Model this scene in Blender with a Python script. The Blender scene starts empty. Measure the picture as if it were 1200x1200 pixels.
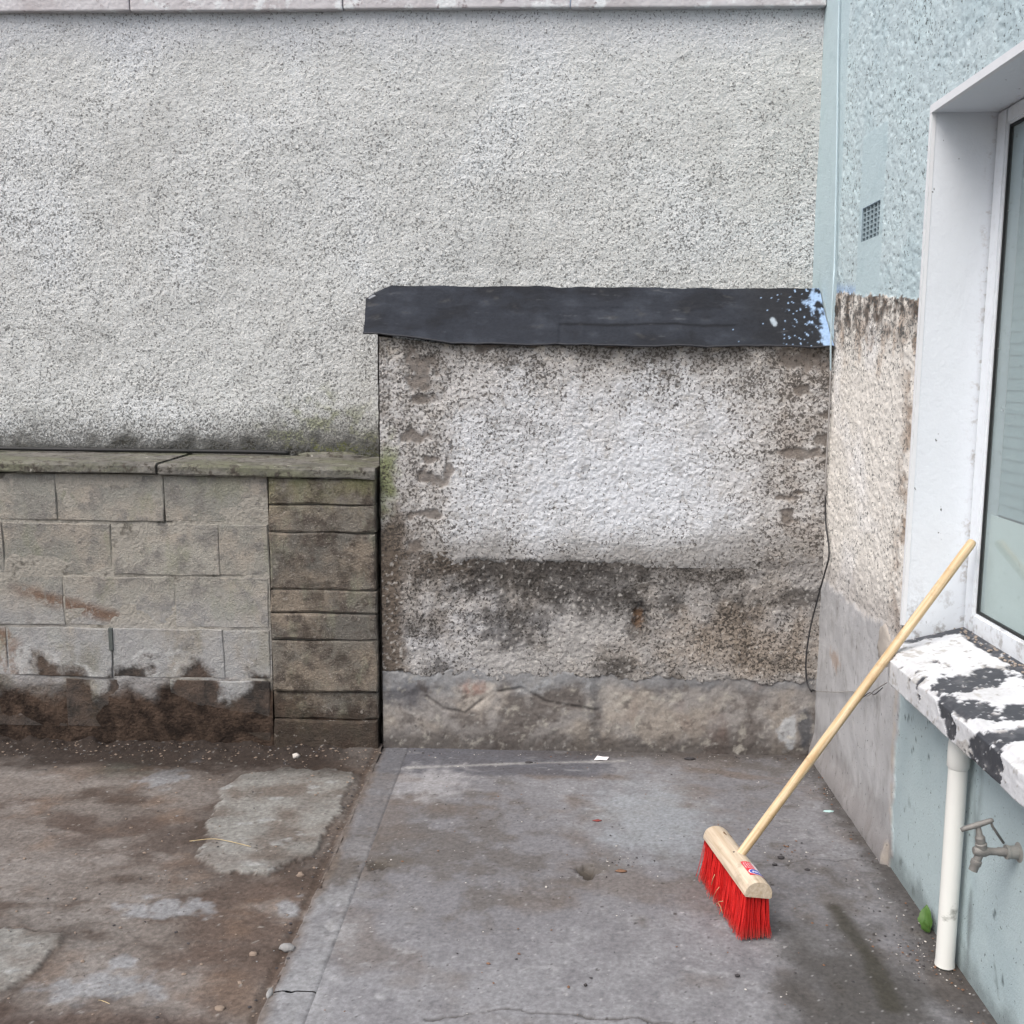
import bpy, bmesh, math, random
import numpy as np
from mathutils import Vector, Matrix

random.seed(7)
rng = np.random.default_rng(11)
S = bpy.context.scene
COL = S.collection
R = math.radians

# ------------------------------------------------------------------ camera
cam = bpy.data.cameras.new('camera')
cam.sensor_width = 36.0
cam.lens = 36.0
cam.clip_start = 0.05
cam.clip_end = 1000.0
co = bpy.data.objects.new('camera', cam)
COL.objects.link(co)
yaw, pit, rol = math.atan(45 / 1200), math.atan(165 / 1200), 0.006
co.matrix_world = (Matrix.Translation((0, 0, 1.59)) @ Matrix.Rotation(yaw, 4, 'Z')
                   @ Matrix.Rotation(math.pi / 2 - pit, 4, 'X') @ Matrix.Rotation(rol, 4, 'Z'))
S.camera = co

# ------------------------------------------------------------------ sky, sun, exposure
SUN_EL, SUN_AZ = R(56), R(-138)      # azimuth clockwise from +Y seen from above: behind the camera, to its left
w = bpy.data.worlds.new('World')
S.world = w
w.use_nodes = True
nt = w.node_tree
bg = nt.nodes['Background']
sky = nt.nodes.new('ShaderNodeTexSky')
sky.sky_type = 'NISHITA'
sky.sun_disc = False
sky.sun_elevation = SUN_EL
sky.sun_rotation = SUN_AZ
sky.air_density = 1.0
sky.dust_density = 6.0
hs = nt.nodes.new('ShaderNodeHueSaturation')
hs.inputs['Saturation'].default_value = 0.85
nt.links.new(sky.outputs[0], hs.inputs['Color'])
nt.links.new(hs.outputs[0], bg.inputs['Color'])
bg.inputs['Strength'].default_value = 0.15
sl = bpy.data.lights.new('sun', 'SUN')
sl.energy = 1.1
sl.angle = R(35)
sl.color = (0.985, 0.99, 1.0)
so = bpy.data.objects.new('sun', sl)
COL.objects.link(so)
sd = Vector((math.sin(SUN_AZ) * math.cos(SUN_EL), math.cos(SUN_AZ) * math.cos(SUN_EL), math.sin(SUN_EL)))
so.rotation_euler = sd.to_track_quat('Z', 'Y').to_euler()
so.location = sd * 20
S.view_settings.view_transform = 'Standard'
S.view_settings.look = 'None'
S.view_settings.gamma = 1.0
S.view_settings.exposure = 0.42
S.view_settings.use_curve_mapping = False
S.cycles.use_denoising = True
S.cycles.adaptive_threshold = 0.015
S.cycles.max_bounces = 4
S.cycles.diffuse_bounces = 2
S.cycles.glossy_bounces = 2
S.cycles.transparent_max_bounces = 4

# ------------------------------------------------------------------ numpy noise
def _hash(ix, iy, seed):
    h = (ix.astype(np.int64) * 374761393 + iy.astype(np.int64) * 668265263 + seed * 974711) & 0xffffffff
    h = ((h ^ (h >> 13)) * 1274126177) & 0xffffffff
    h = ((h ^ (h >> 15)) * 2246822519) & 0xffffffff
    return ((h ^ (h >> 16)) & 0xffffff) / float(0x1000000)

def perlin(x, y, seed=0):
    ix, iy = np.floor(x), np.floor(y)
    fx, fy = x - ix, y - iy
    def g(ox, oy):
        a = _hash(ix + ox, iy + oy, seed) * 2 * np.pi
        return np.cos(a) * (fx - ox) + np.sin(a) * (fy - oy)
    u = fx * fx * fx * (fx * (fx * 6 - 15) + 10)
    v = fy * fy * fy * (fy * (fy * 6 - 15) + 10)
    a = g(0, 0) * (1 - u) + g(1, 0) * u
    b = g(0, 1) * (1 - u) + g(1, 1) * u
    return (a * (1 - v) + b * v) * 1.5

def fbm(x, y, s, o=4, seed=0, gain=0.5):
    r, a, t = 0, 1.0, 0
    for k in range(o):
        r = r + a * perlin(x / s, y / s, seed + 17 * k)
        t += a
        a *= gain
        s *= 0.5
    return r / t

def worley(x, y, seed=0):
    ix, iy = np.floor(x), np.floor(y)
    best = np.full(x.shape, 9.0)
    val = np.zeros(x.shape)
    for ox in (-1, 0, 1):
        for oy in (-1, 0, 1):
            cx, cy = ix + ox, iy + oy
            d = np.hypot(cx + _hash(cx, cy, seed) - x, cy + _hash(cx, cy, seed + 5) - y)
            m = d < best
            best = np.where(m, d, best)
            val = np.where(m, _hash(cx, cy, seed + 9), val)
    return best, val

def sst(a, b, x):
    t = np.clip((x - a) / (b - a), 0, 1)
    return t * t * (3 - 2 * t)

def blob(x, y, c, seed=0, rag=0.5, soft=0.25, s=None):
    cx, cy, rx, ry = c
    s = s or max(0.02, min(rx, ry) * 0.9)
    d = np.hypot((x - cx) / rx, (y - cy) / ry) + rag * fbm(x, y, s, 4, seed)
    return 1 - sst(1 - soft, 1 + soft, d)

def poly_sd(x, y, P):
    d = np.full(x.shape, 1e9)
    ins = np.zeros(x.shape, bool)
    n = len(P)
    for i in range(n):
        ax, ay = P[i]
        bx, by = P[(i + 1) % n]
        ex, ey = bx - ax, by - ay
        t = np.clip(((x - ax) * ex + (y - ay) * ey) / (ex * ex + ey * ey), 0, 1)
        d = np.minimum(d, np.hypot(x - ax - t * ex, y - ay - t * ey))
        c = ((ay > y) != (by > y)) & (x < (bx - ax) * (y - ay) / ((by - ay) or 1e-9) + ax)
        ins ^= c
    return np.where(ins, -d, d)

def seg_d(x, y, a, b):
    ex, ey = b[0] - a[0], b[1] - a[1]
    t = np.clip(((x - a[0]) * ex + (y - a[1]) * ey) / (ex * ex + ey * ey), 0, 1)
    return np.hypot(x - a[0] - t * ex, y - a[1] - t * ey), t

def line_d(x, y, P):
    d = np.full(x.shape, 1e9)
    for a, b in zip(P[:-1], P[1:]):
        d = np.minimum(d, seg_d(x, y, a, b)[0])
    return d

def lin(r, g, b):
    f = lambda c: ((c / 255 + 0.055) / 1.055) ** 2.4 if c > 10 else c / 255 / 12.92
    return np.array([f(r), f(g), f(b)])

def mixc(c, col, m):
    return c * (1 - m[..., None]) + np.asarray(col) * m[..., None]

# ------------------------------------------------------------------ object helpers
def tag(o, label=None, cat=None, group=None, kind=None):
    if label: o['label'] = label
    if cat: o['category'] = cat
    if group: o['group'] = group
    if kind: o['kind'] = kind
    return o

def empty(name, loc=(0, 0, 0)):
    o = bpy.data.objects.new(name, None)
    o.empty_display_size = 0.1
    o.location = loc
    COL.objects.link(o)
    return o

def link(name, me, mat, parent=None):
    o = bpy.data.objects.new(name, me)
    COL.objects.link(o)
    if mat: me.materials.append(mat)
    if parent:
        o.parent = parent
        o.matrix_parent_inverse = Matrix.Translation(parent.location).inverted() if parent.type == 'EMPTY' else Matrix()
    return o

def pyobj(name, v, f, mat, parent=None, smooth=False):
    me = bpy.data.meshes.new(name)
    me.from_pydata(v, [], f)
    me.update()
    if smooth: me.shade_smooth()
    return link(name, me, mat, parent)

def bmobj(name, bm, mat, parent=None, smooth=False):
    me = bpy.data.meshes.new(name)
    bmesh.ops.recalc_face_normals(bm, faces=bm.faces)
    bm.to_mesh(me)
    bm.free()
    if smooth: me.shade_smooth()
    return link(name, me, mat, parent)

def grid(name, P, C, mat, parent=None, keep=None, smooth=True, A=None):
    """P (n,m,3) points, C (n,m,3) surface colour, keep (n-1,m-1) faces kept"""
    n, m = P.shape[:2]
    idx = np.arange(n * m).reshape(n, m)
    q = np.stack([idx[:-1, :-1], idx[1:, :-1], idx[1:, 1:], idx[:-1, 1:]], -1)
    q = q[keep] if keep is not None else q.reshape(-1, 4)
    me = bpy.data.meshes.new(name)
    me.vertices.add(n * m)
    me.vertices.foreach_set('co', P.astype(np.float32).ravel())
    k = len(q)
    me.loops.add(k * 4)
    me.loops.foreach_set('vertex_index', q.astype(np.int32).ravel())
    me.polygons.add(k)
    me.polygons.foreach_set('loop_start', np.arange(0, k * 4, 4, dtype=np.int32))
    me.polygons.foreach_set('loop_total', np.full(k, 4, np.int32))
    at = me.color_attributes.new('surface', 'FLOAT_COLOR', 'POINT')
    rgba = np.ones((n * m, 4), np.float32)
    rgba[:, :3] = np.clip(C, 0.0, 0.95).reshape(-1, 3)
    rgba[:, 3] = 0.0 if A is None else np.clip(A, 0, 1).ravel()
    at.data.foreach_set('color', rgba.ravel())
    me.update(calc_edges=True)
    if smooth: me.shade_smooth()
    return link(name, me, mat, parent)

def box(bm, x0, x1, y0, y1, z0, z1):
    v = [bm.verts.new((x, y, z)) for z in (z0, z1) for y in (y0, y1) for x in (x0, x1)]
    for f in ((0, 2, 3, 1), (4, 5, 7, 6), (0, 1, 5, 4), (2, 6, 7, 3), (0, 4, 6, 2), (1, 3, 7, 5)):
        bm.faces.new([v[i] for i in f])
    return v

def bevbox(name, dims, mat, parent=None, bev=0.004, seg=2, smooth=False):
    bm = bmesh.new()
    box(bm, *dims)
    bmesh.ops.bevel(bm, geom=list(bm.edges), offset=bev, segments=seg, affect='EDGES', profile=0.6)
    return bmobj(name, bm, mat, parent, smooth)

def catmull(P, n=8):
    P = [Vector(p) for p in P]
    Q = [P[0] * 2 - P[1]] + P + [P[-1] * 2 - P[-2]]
    out = []
    for i in range(1, len(Q) - 2):
        a, b, c, d = Q[i - 1:i + 3]
        for k in range(n):
            t = k / n
            out.append(0.5 * ((2 * b) + (c - a) * t + (2 * a - 5 * b + 4 * c - d) * t * t + (3 * b - a - 3 * c + d) * t ** 3))
    out.append(P[-1])
    return out

def tube_vf(path, r, n=8, v=None, f=None):
    v = [] if v is None else v
    f = [] if f is None else f
    path = [Vector(p) for p in path]
    rs = r if isinstance(r, (list, tuple)) else [r] * len(path)
    base = len(v)
    t0 = (path[1] - path[0]).normalized()
    up = Vector((0, 0, 1)) if abs(t0.z) < 0.9 else Vector((1, 0, 0))
    a = t0.cross(up).normalized()
    for i, p in enumerate(path):
        t = (path[min(i + 1, len(path) - 1)] - path[max(i - 1, 0)]).normalized()
        a = (a - t * a.dot(t)).normalized()
        b = t.cross(a)
        for k in range(n):
            an = 2 * math.pi * k / n
            v.append(tuple(p + (a * math.cos(an) + b * math.sin(an)) * rs[i]))
    for i in range(len(path) - 1):
        for k in range(n):
            k2 = (k + 1) % n
            f.append((base + i * n + k, base + i * n + k2, base + (i + 1) * n + k2, base + (i + 1) * n + k))
    f.append(tuple(base + k for k in reversed(range(n))))
    f.append(tuple(base + (len(path) - 1) * n + k for k in range(n)))
    return v, f

def tube(name, path, r, mat, parent=None, n=10):
    v, f = tube_vf(path, r, n)
    return pyobj(name, v, f, mat, parent, True)

# ------------------------------------------------------------------ materials
class Mat:
    def __init__(s, name, rough=0.85, spec=0.3):
        s.m = bpy.data.materials.new(name)
        s.m.use_nodes = True
        s.t = s.m.node_tree
        s.b = s.t.nodes['Principled BSDF']
        s.b.inputs['Roughness'].default_value = rough
        s.b.inputs['Specular IOR Level'].default_value = spec
    def n(s, ty, **kw):
        nd = s.t.nodes.new('ShaderNode' + ty)
        for k, v in kw.items(): setattr(nd, k, v)
        return nd
    def set(s, sock, v):
        if hasattr(v, 'is_linked') or isinstance(v, bpy.types.NodeSocket): s.t.links.new(v, sock)
        elif isinstance(v, (tuple, list, np.ndarray)):
            v = list(map(float, v))
            sock.default_value = v + [1.0] if (len(v) == 3 and sock.type == 'RGBA') else v
        else: sock.default_value = v
    def pos(s, world=True):
        if world: return s.n('NewGeometry').outputs['Position']
        return s.n('TexCoord').outputs['Object']
    def noise(s, vec, scale, detail=4, rough=0.55, dist=0.0):
        nd = s.n('TexNoise')
        s.set(nd.inputs['Vector'], vec)
        nd.inputs['Scale'].default_value = scale
        nd.inputs['Detail'].default_value = detail
        nd.inputs['Roughness'].default_value = rough
        nd.inputs['Distortion'].default_value = dist
        return nd.outputs['Fac']
    def scale(s, vec, x, y, z):
        nd = s.n('VectorMath', operation='MULTIPLY')
        s.set(nd.inputs[0], vec)
        nd.inputs[1].default_value = (x, y, z)
        return nd.outputs[0]
    def math(s, op, a, b=0.0, clamp=False):
        nd = s.n('Math', operation=op, use_clamp=clamp)
        s.set(nd.inputs[0], a)
        s.set(nd.inputs[1], b)
        return nd.outputs[0]
    def ss(s, a, b, x):
        nd = s.n('MapRange', interpolation_type='SMOOTHSTEP')
        s.set(nd.inputs['Value'], x)
        s.set(nd.inputs['From Min'], a)
        s.set(nd.inputs['From Max'], b)
        return nd.outputs['Result']
    def mix(s, f, a, b):
        nd = s.n('Mix', data_type='RGBA')
        s.set(nd.inputs[0], f)
        s.set(nd.inputs[6], a)
        s.set(nd.inputs[7], b)
        return nd.outputs[2]
    def sep(s, v):
        nd = s.n('SeparateXYZ')
        s.set(nd.inputs[0], v)
        return nd.outputs
    def col(s, c): s.set(s.b.inputs['Base Color'], c)
    def bump(s, h, dist=0.01, st=1.0):
        nd = s.n('Bump')
        nd.inputs['Strength'].default_value = st
        nd.inputs['Distance'].default_value = dist
        s.set(nd.inputs['Height'], h)
        s.set(s.b.inputs['Normal'], nd.outputs[0])

def grain_mat(name, rough=0.88, amp=0.18, sc=140, bumpd=0.002, spec=0.25, speck=0.0, pit=None, psc=85, relief=0.0):
    """surface colour from the mesh, with fine grain and fine relief"""
    M = Mat(name, rough, spec)
    at = M.n('Attribute', attribute_name='surface')
    p = M.pos()
    g = M.noise(p, sc, 3, 0.7)
    f = M.math('ADD', M.math('MULTIPLY', M.math('SUBTRACT', g, 0.5), amp * 4), 1.0)
    nd = M.n('VectorMath', operation='MULTIPLY')
    M.set(nd.inputs[0], at.outputs['Color'])
    M.set(nd.inputs[1], f)
    c = nd.outputs[0]
    if speck:
        c = M.mix(M.math('MULTIPLY', M.ss(0.66, 0.74, M.noise(p, 75, 2)), speck), c, (0.03, 0.028, 0.026))
    if pit is not None:
        # painted specks for wear and for the shade in pits, count from the mesh
        pn = M.noise(p, psc, 2, 0.6, 0.5)
        th = M.math('SUBTRACT', 0.76, M.math('MULTIPLY', at.outputs['Alpha'], 0.34))
        k = M.ss(0.0, 0.045, M.math('SUBTRACT', pn, th))
        c = M.mix(M.math('MULTIPLY', k, 0.8), c, pit)
    M.col(c)
    M.bump(g, bumpd + relief, 0.85)
    return M.m

def plain(name, c, rough=0.5, var=0.15, sc=30, bumpd=0.0, metal=0.0, spec=0.4, dirt=None, dsc=25, dthr=0.62):
    M = Mat(name, rough, spec)
    p = M.pos(False)
    g = M.noise(p, sc, 5, 0.6)
    k = M.mix(g, np.array(c) * (1 - var), np.clip(np.array(c) * (1 + var), 0, 0.92))
    if dirt is not None:
        k = M.mix(M.ss(dthr, dthr + 0.1, M.noise(p, dsc, 6, 0.65)), k, dirt)
    M.col(k)
    M.b.inputs['Metallic'].default_value = metal
    if bumpd: M.bump(M.noise(p, sc * 4, 4), bumpd)
    return M.m

m_dash = grain_mat('dashed_render', 0.9, 0.10, 160, 0.003, pit=lin(98, 99, 98), psc=115, relief=0.007)
m_dashw = grain_mat('worn_dashed_render', 0.9, 0.14, 160, 0.003, pit=lin(70, 66, 62), psc=95, relief=0.006)
m_dashd = grain_mat('old_dashed_render', 0.9, 0.16, 170, 0.003, pit=lin(56, 53, 50), psc=100, relief=0.006)
m_conc = grain_mat('concrete', 0.78, 0.2, 110, 0.0015, 0.35, speck=0.35)
m_earth = grain_mat('dirty_concrete', 0.85, 0.25, 90, 0.003, 0.25, speck=0.3)
m_paintwall = grain_mat('painted_house_render', 0.75, 0.05, 150, 0.003, 0.3, pit=lin(74, 79, 80), psc=88)
m_sill = grain_mat('peeling_sill_paint', 0.6, 0.08, 120, 0.001, 0.4)
m_felt = grain_mat('flashing_felt', 0.8, 0.2, 70, 0.002, 0.15)

# ================================================================== SETTING
# ground sheet to the horizon
def ground_mat():
    M = Mat('yard_earth', 0.95, 0.2)
    p = M.pos()
    c = M.mix(M.noise(p, 1.3, 6), lin(96, 90, 86), lin(128, 124, 120))
    M.col(M.mix(M.ss(0.5, 0.65, M.noise(p, 6, 6)), c, lin(84, 74, 68)))
    M.bump(M.noise(p, 40, 6), 0.01)
    return M.m
tag(pyobj('ground', [(-300, -300, -0.05), (300, -300, -0.05), (300, 300, -0.05), (-300, 300, -0.05)], [(0, 1, 2, 3)], ground_mat()), kind='structure')

def axis(*segs):
    """segs: (start, stop, step)…"""
    out = []
    for a, b, s in segs:
        out.append(np.linspace(a, b, max(2, int(round((b - a) / s)) + 1))[:-1])
    return np.concatenate(out + [[segs[-1][1]]])

# ---- concrete slab on the right
HOLES = [(0.129, 3.112, 0.033, 0.037), (-0.547, 3.115, 0.0386, 0.0289)]
def slab_fn(x, y):
    z = 0.0015 * fbm(x, y, 0.05, 4, 3) + 0.004 * fbm(x, y, 0.6, 3, 4)
    big = fbm(x, y, 0.7, 5, 21)
    med = fbm(x, y, 0.12, 5, 22, 0.6)
    fine = fbm(x, y, 0.03, 4, 23, 0.65)
    c = np.ones(x.shape + (3,)) * lin(124, 124, 129)
    c = mixc(c, lin(138, 139, 144), sst(-0.1, 0.5, big + 0.8 * med))
    c = mixc(c, lin(106, 103, 103), sst(0.0, 0.55, -big + 0.9 * med))
    # brown dusty smears dragged across the slab
    sm = fbm(x * 0.5 + 0.3 * y, y, 0.16, 5, 24)
    c = mixc(c, lin(112, 103, 98), 0.8 * sst(0.02, 0.3, sm) * sst(3.3, 3.9, y + 0.4 * med))
    c = mixc(c, lin(108, 100, 95), 0.6 * sst(0.1, 0.4, fbm(x, y, 0.4, 5, 25)))
    # grey-blue damp edge along the wall and strip
    e = sst(3.86, 3.90, y + 0.03 * med + 0.01 * fine) * (1 - sst(0.15, 0.35, x + 0.2 * med))
    c = mixc(c, lin(92, 93, 101), 0.85 * e)
    e2 = np.abs(line_d(x, y, [(-0.562, 3.937), (-0.144, 4.005), (0.312, 4.057)]))
    c = mixc(c, lin(176, 176, 176), 0.75 * (1 - sst(0.0, 0.03, e2 + 0.02 * (med + 0.3))))
    c = mixc(c, lin(164, 164, 168), 0.7 * blob(x, y, (-0.443, 3.792, 0.125, 0.146), 31, 1.2, 0.6, 0.06))
    # worn pale margin beside the edging
    c = mixc(c, lin(160, 162, 166), 0.6 * (1 - sst(-0.57, -0.50, x + 0.08 * med + 0.05 * fine)) * (1 - sst(2.8, 3.1, y)) * sst(-0.3, 0.2, med))
    # broom-dragged streaks running away from the viewer
    c = c * (1 + 0.10 * fbm(x, y * 0.12, 0.05, 4, 35))[..., None]
    # whitish scuffs
    c = mixc(c, lin(166, 168, 172), 0.5 * sst(0.25, 0.5, fbm(x * 0.6, y, 0.07, 5, 26)) * sst(-0.2, 0.3, big))
    c = mixc(c, lin(160, 168, 176), 0.5 * blob(x, y, (0.381, 3.508, 0.199, 0.287), 32, 0.8, 0.5, 0.1))
    # darker area at the foot of the house, darker strips along both walls
    dk = blob(x, y, (0.809, 2.347, 0.199, 0.449), 33, 0.7, 0.5, 0.15)
    c = mixc(c, lin(72, 70, 68), 0.85 * dk)
    c = mixc(c, lin(60, 58, 50), 0.8 * (1 - sst(0.01, 0.045, line_d(x, y, [(0.868, 2.923), (0.88, 2.773), (0.895, 2.624), (0.879, 2.435)]) + 0.02 * med)))
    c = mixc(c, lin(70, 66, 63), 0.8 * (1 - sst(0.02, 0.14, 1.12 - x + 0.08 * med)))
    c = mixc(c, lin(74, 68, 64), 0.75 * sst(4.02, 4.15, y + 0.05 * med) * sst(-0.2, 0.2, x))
    # speckles
    tiny = fbm(x, y, 0.014, 2, 34)
    c = c * (1 + 0.35 * tiny + 0.25 * fine)[..., None]
    c = mixc(c, lin(58, 54, 52), 0.85 * sst(0.43, 0.52, fine + 0.25 * med))
    c = mixc(c, lin(186, 186, 188), 0.6 * sst(0.48, 0.56, fbm(x, y, 0.022, 3, 27)))
    # cracks
    for P, wd in (([(-0.294, 2.352), (-0.081, 2.369), (0.132, 2.365), (0.383, 2.35)], 0.006),
                  ([(0.665, 3.164), (0.896, 3.211), (1.173, 3.213)], 0.004)):
        d = line_d(x + 0.02 * fbm(x, y, 0.1, 3, 28), y + 0.05 * fbm(x, y, 0.15, 4, 29), P)
        k = 1 - sst(0.3 * wd, wd, d)
        c = mixc(c, lin(70, 66, 64), 0.8 * k)
        z = z - 0.006 * k
    for i, h in enumerate(HOLES):
        k = blob(x, y, h, 40 + i, 0.9, 0.35)
        z = z - (0.02 if i == 0 else 0.006) * k
        c = mixc(c, lin(58, 52, 44), (0.9 if i == 0 else 0.7) * k)
        c = mixc(c, lin(92, 86, 78), 0.5 * blob(x, y, (h[0] + 0.05, h[1] + 0.03, h[2] * 2.0, h[3] * 1.3), 50 + i, 0.9, 0.5))
    return z, c
xs = axis((-0.588, 1.135, 0.0055))
ys = axis((-3.0, 2.1, 0.06), (2.1, 4.19, 0.0055))
X, Y = np.meshgrid(xs, ys, indexing='ij')
Z, C = slab_fn(X, Y)
C = C * np.array([0.80, 0.80, 0.785])
slab = tag(grid('concrete_slab', np.stack([X, Y, Z], -1), C, m_conc), kind='structure')

# edging strip of the slab: two cast lengths
def strip(y0, y1, fine):
    xs = np.concatenate([[-0.712, -0.711], axis((-0.709, -0.594, 0.0055)), [-0.590, -0.587]])
    ys = axis((y0, y1, fine))
    X, Y = np.meshgrid(xs, ys, indexing='ij')
    Xw = X + np.where(X < -0.65, 0.014 * fbm(X * 0, Y, 0.25, 5, 61), 0)
    Z = -0.0005 + 0.002 * fbm(X, Y, 0.06, 4, 62) - 0.004 * sst(0.2, 0.5, fbm(X, Y, 0.05, 3, 63))
    ed = X + 0.709
    Z = np.where(ed < 0, -0.06, Z)
    Z = Z - 0.004 * sst(-0.596, -0.588, X)
    Z = Z - 0.010 * (1 - sst(0, 0.035, X + 0.709)) * np.clip(fbm(Y, X * 0, 0.08, 3, 64) + 0.5, 0, 1)
    n = fbm(X, Y, 0.15, 5, 65, 0.6)
    C = np.ones(X.shape + (3,)) * lin(128, 129, 134)
    far = sst(3.1, 3.5, Y)
    C = mixc(C, lin(118, 119, 124), far * 0.8)
    C = mixc(C, lin(154, 157, 162), 0.6 * (1 - far) * sst(-0.1, 0.35, n + 0.25 * sst(-0.68, -0.6, X)))
    C = mixc(C, lin(176, 178, 180), 0.5 * sst(-0.15, 0.25, fbm(X, Y, 0.09, 4, 69)) * (1 - sst(2.9, 3.0, Y)) * (1 - sst(0.005, 0.022, np.abs(X + 0.615 + 0.03 * fbm(X, Y, 0.2, 4, 66)))))
    C = mixc(C, lin(92, 90, 88), 0.7 * sst(0.2, 0.45, fbm(X, Y, 0.05, 4, 67)))
    C = mixc(C, lin(86, 78, 68), 0.7 * blob(X, Y, (-0.66, 3.08, 0.07, 0.09), 68, 0.9))
    C = 0.5 * C + 0.5 * slab_fn(X, Y)[1]
    C = mixc(C, lin(104, 92, 82), 0.7 * (1 - sst(0.0, 0.04, X + 0.709 + 0.03 * n)))
    C = C * (1 + 0.3 * fbm(X, Y, 0.014, 2, 70) + 0.25 * fbm(X, Y, 0.03, 3, 60))[..., None] * np.array([0.76, 0.76, 0.745])
    return grid('edging_strip', np.stack([Xw, Y, Z], -1), C, m_conc, slab)
strip(2.432, 4.165, 0.0055)
strip(1.9, 2.427, 0.0055)
strip(-3.0, 1.896, 0.05)

# ---- old dirty concrete on the left
CRUST = [(-1.245, 3.688), (-1.208, 3.85), (-1.031, 3.895), (-0.852, 3.931), (-0.765, 3.839), (-0.751, 3.682), (-0.755, 3.436), (-0.762, 3.237), (-0.808, 3.12), (-0.923, 3.04), (-1.029, 3.045), (-1.097, 3.099), (-1.183, 3.286)]
CRUST2 = [(-1.687, 2.604), (-1.568, 2.699), (-1.375, 2.686), (-1.341, 2.591), (-1.359, 2.484), (-1.383, 2.4), (-1.537, 2.356)]
def yard_fn(x, y):
    wx = x + 0.055 * fbm(x, y, 0.14, 6, 71, 0.65)
    wy = y + 0.09 * fbm(x, y, 0.14, 6, 72, 0.65)
    big = fbm(x, y, 0.8, 5, 73)
    med = fbm(x * 0.7, y, 0.16, 5, 74, 0.6)
    fine = fbm(x, y, 0.03, 4, 75, 0.65)
    z = -0.005 + 0.006 * fbm(x, y, 0.5, 4, 76) + 0.0035 * fbm(x, y, 0.06, 4, 77)
    c = np.ones(x.shape + (3,)) * lin(126, 117, 111)
    c = mixc(c, lin(134, 127, 122), sst(-0.05, 0.45, big + 0.6 * med))
    c = mixc(c, lin(98, 86, 79), sst(0.0, 0.4, -big + 0.7 * med))
    c = mixc(c, lin(88, 75, 68), 0.75 * blob(x, y, (-1.415, 3.264, 0.276, 0.189), 81, 0.9, 0.5, 0.2))
    c = mixc(c, lin(100, 84, 75), 0.7 * blob(x, y, (-0.839, 2.624, 0.178, 0.356), 82, 0.8, 0.5, 0.2))
    c = mixc(c, lin(142, 134, 128), 0.6 * blob(x, y, (-1.926, 3.799, 0.302, 0.212), 83, 0.9, 0.6, 0.2))
    c = mixc(c, lin(92, 96, 84), 0.6 * blob(x, y, (-1.668, 3.924, 0.138, 0.0967), 84, 0.8, 0.6, 0.1))
    st_ = fbm(x * 0.55, y, 0.32, 6, 78, 0.6)
    c = mixc(c, lin(82, 69, 61), 0.85 * sst(0.02, 0.32, st_))
    c = mixc(c, lin(150, 143, 138), 0.6 * sst(0.12, 0.4, -st_ + 0.2 * med))
    c = mixc(c, lin(128, 106, 90), 0.4 * sst(0.1, 0.4, fbm(x, y, 0.25, 5, 79)))
    for i, (P, h) in enumerate(((CRUST, 0.009), (CRUST2, 0.008))):
        d = poly_sd(wx, wy, P)
        k = 1 - sst(-0.012, 0.006, d)
        z = z + k * (h + 0.004 * fbm(x, y, 0.3, 3, 85))
        pale = mixc(np.ones(x.shape + (3,)) * lin(146, 143, 138), lin(118, 109, 102), sst(-0.15, 0.35, fbm(x, y, 0.2, 5, 86 + i)))
        pale = mixc(pale, lin(170, 170, 168), 0.7 * sst(0.2, 0.4, fbm(x * 0.6, y, 0.08, 5, 90 + i)))
        kc = k * (0.35 + 0.65 * sst(-0.3, 0.15, fbm(x, y, 0.25, 5, 88 + i) + 0.12))
        c = c * (1 - kc[..., None]) + pale * kc[..., None]
        c = mixc(c, lin(64, 54, 48), 0.6 * np.exp(-(np.clip(d, 0, 1) / 0.035)) * (1 - k))
    for i, b in enumerate([(-1.132, 2.83, 0.115, 0.0519), (-1.152, 2.422, 0.138, 0.06), (-1.132, 2.547, 0.0345, 0.0303), (-1.444, 4.01, 0.0265, 0.0492), (-0.769, 2.857, 0.028, 0.0506), (-1.51, 3.808, 0.0756, 0.0813)]):
        c = mixc(c, lin(150, 150, 152), 0.8 * blob(x, y, b, 95 + i, 1.3, 0.4, 0.06))
    # dark soil swept against the wall
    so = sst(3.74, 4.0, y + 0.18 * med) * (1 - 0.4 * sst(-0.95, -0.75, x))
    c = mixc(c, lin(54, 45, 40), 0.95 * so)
    z = z + 0.035 * so * sst(3.95, 4.12, y) * (0.7 + fbm(x, y, 0.1, 3, 101))
    # broken joint against the edging strip
    d = np.abs(x + 0.722 + 0.02 * fbm(x * 0, y, 0.2, 4, 102))
    j = 1 - sst(0.0, 0.022, d + 0.012 * med + 0.006 * fine)
    c = mixc(c, lin(84, 70, 61), 0.7 * j)
    z = z - 0.006 * j
    # foreground soil
    c = mixc(c, lin(74, 60, 54), 0.85 * (1 - sst(2.28, 2.42, y + 0.12 * med)) * (1 - sst(-0.9, -0.75, x)))
    c = mixc(c, lin(62, 52, 46), 0.7 * sst(0.36, 0.5, fine + 0.25 * med))
    c = mixc(c, lin(172, 168, 162), 0.55 * sst(0.46, 0.56, fbm(x, y, 0.026, 3, 103)))
    z = z + 0.004 * sst(0.3, 0.55, fine)
    c = c * (1 + 0.4 * fbm(x, y, 0.014, 2, 104) + 0.3 * fine + 0.25 * med)[..., None]
    return z, c
xs = axis((-6.0, -2.5, 0.06), (-2.5, -0.70, 0.0055))
ys = axis((-3.0, 2.1, 0.06), (2.1, 4.17, 0.0055))
X, Y = np.meshgrid(xs, ys, indexing='ij')
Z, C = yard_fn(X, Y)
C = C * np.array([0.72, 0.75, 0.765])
tag(grid('old_concrete_yard', np.stack([X, Y, Z], -1), C, m_earth), kind='structure')

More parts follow.
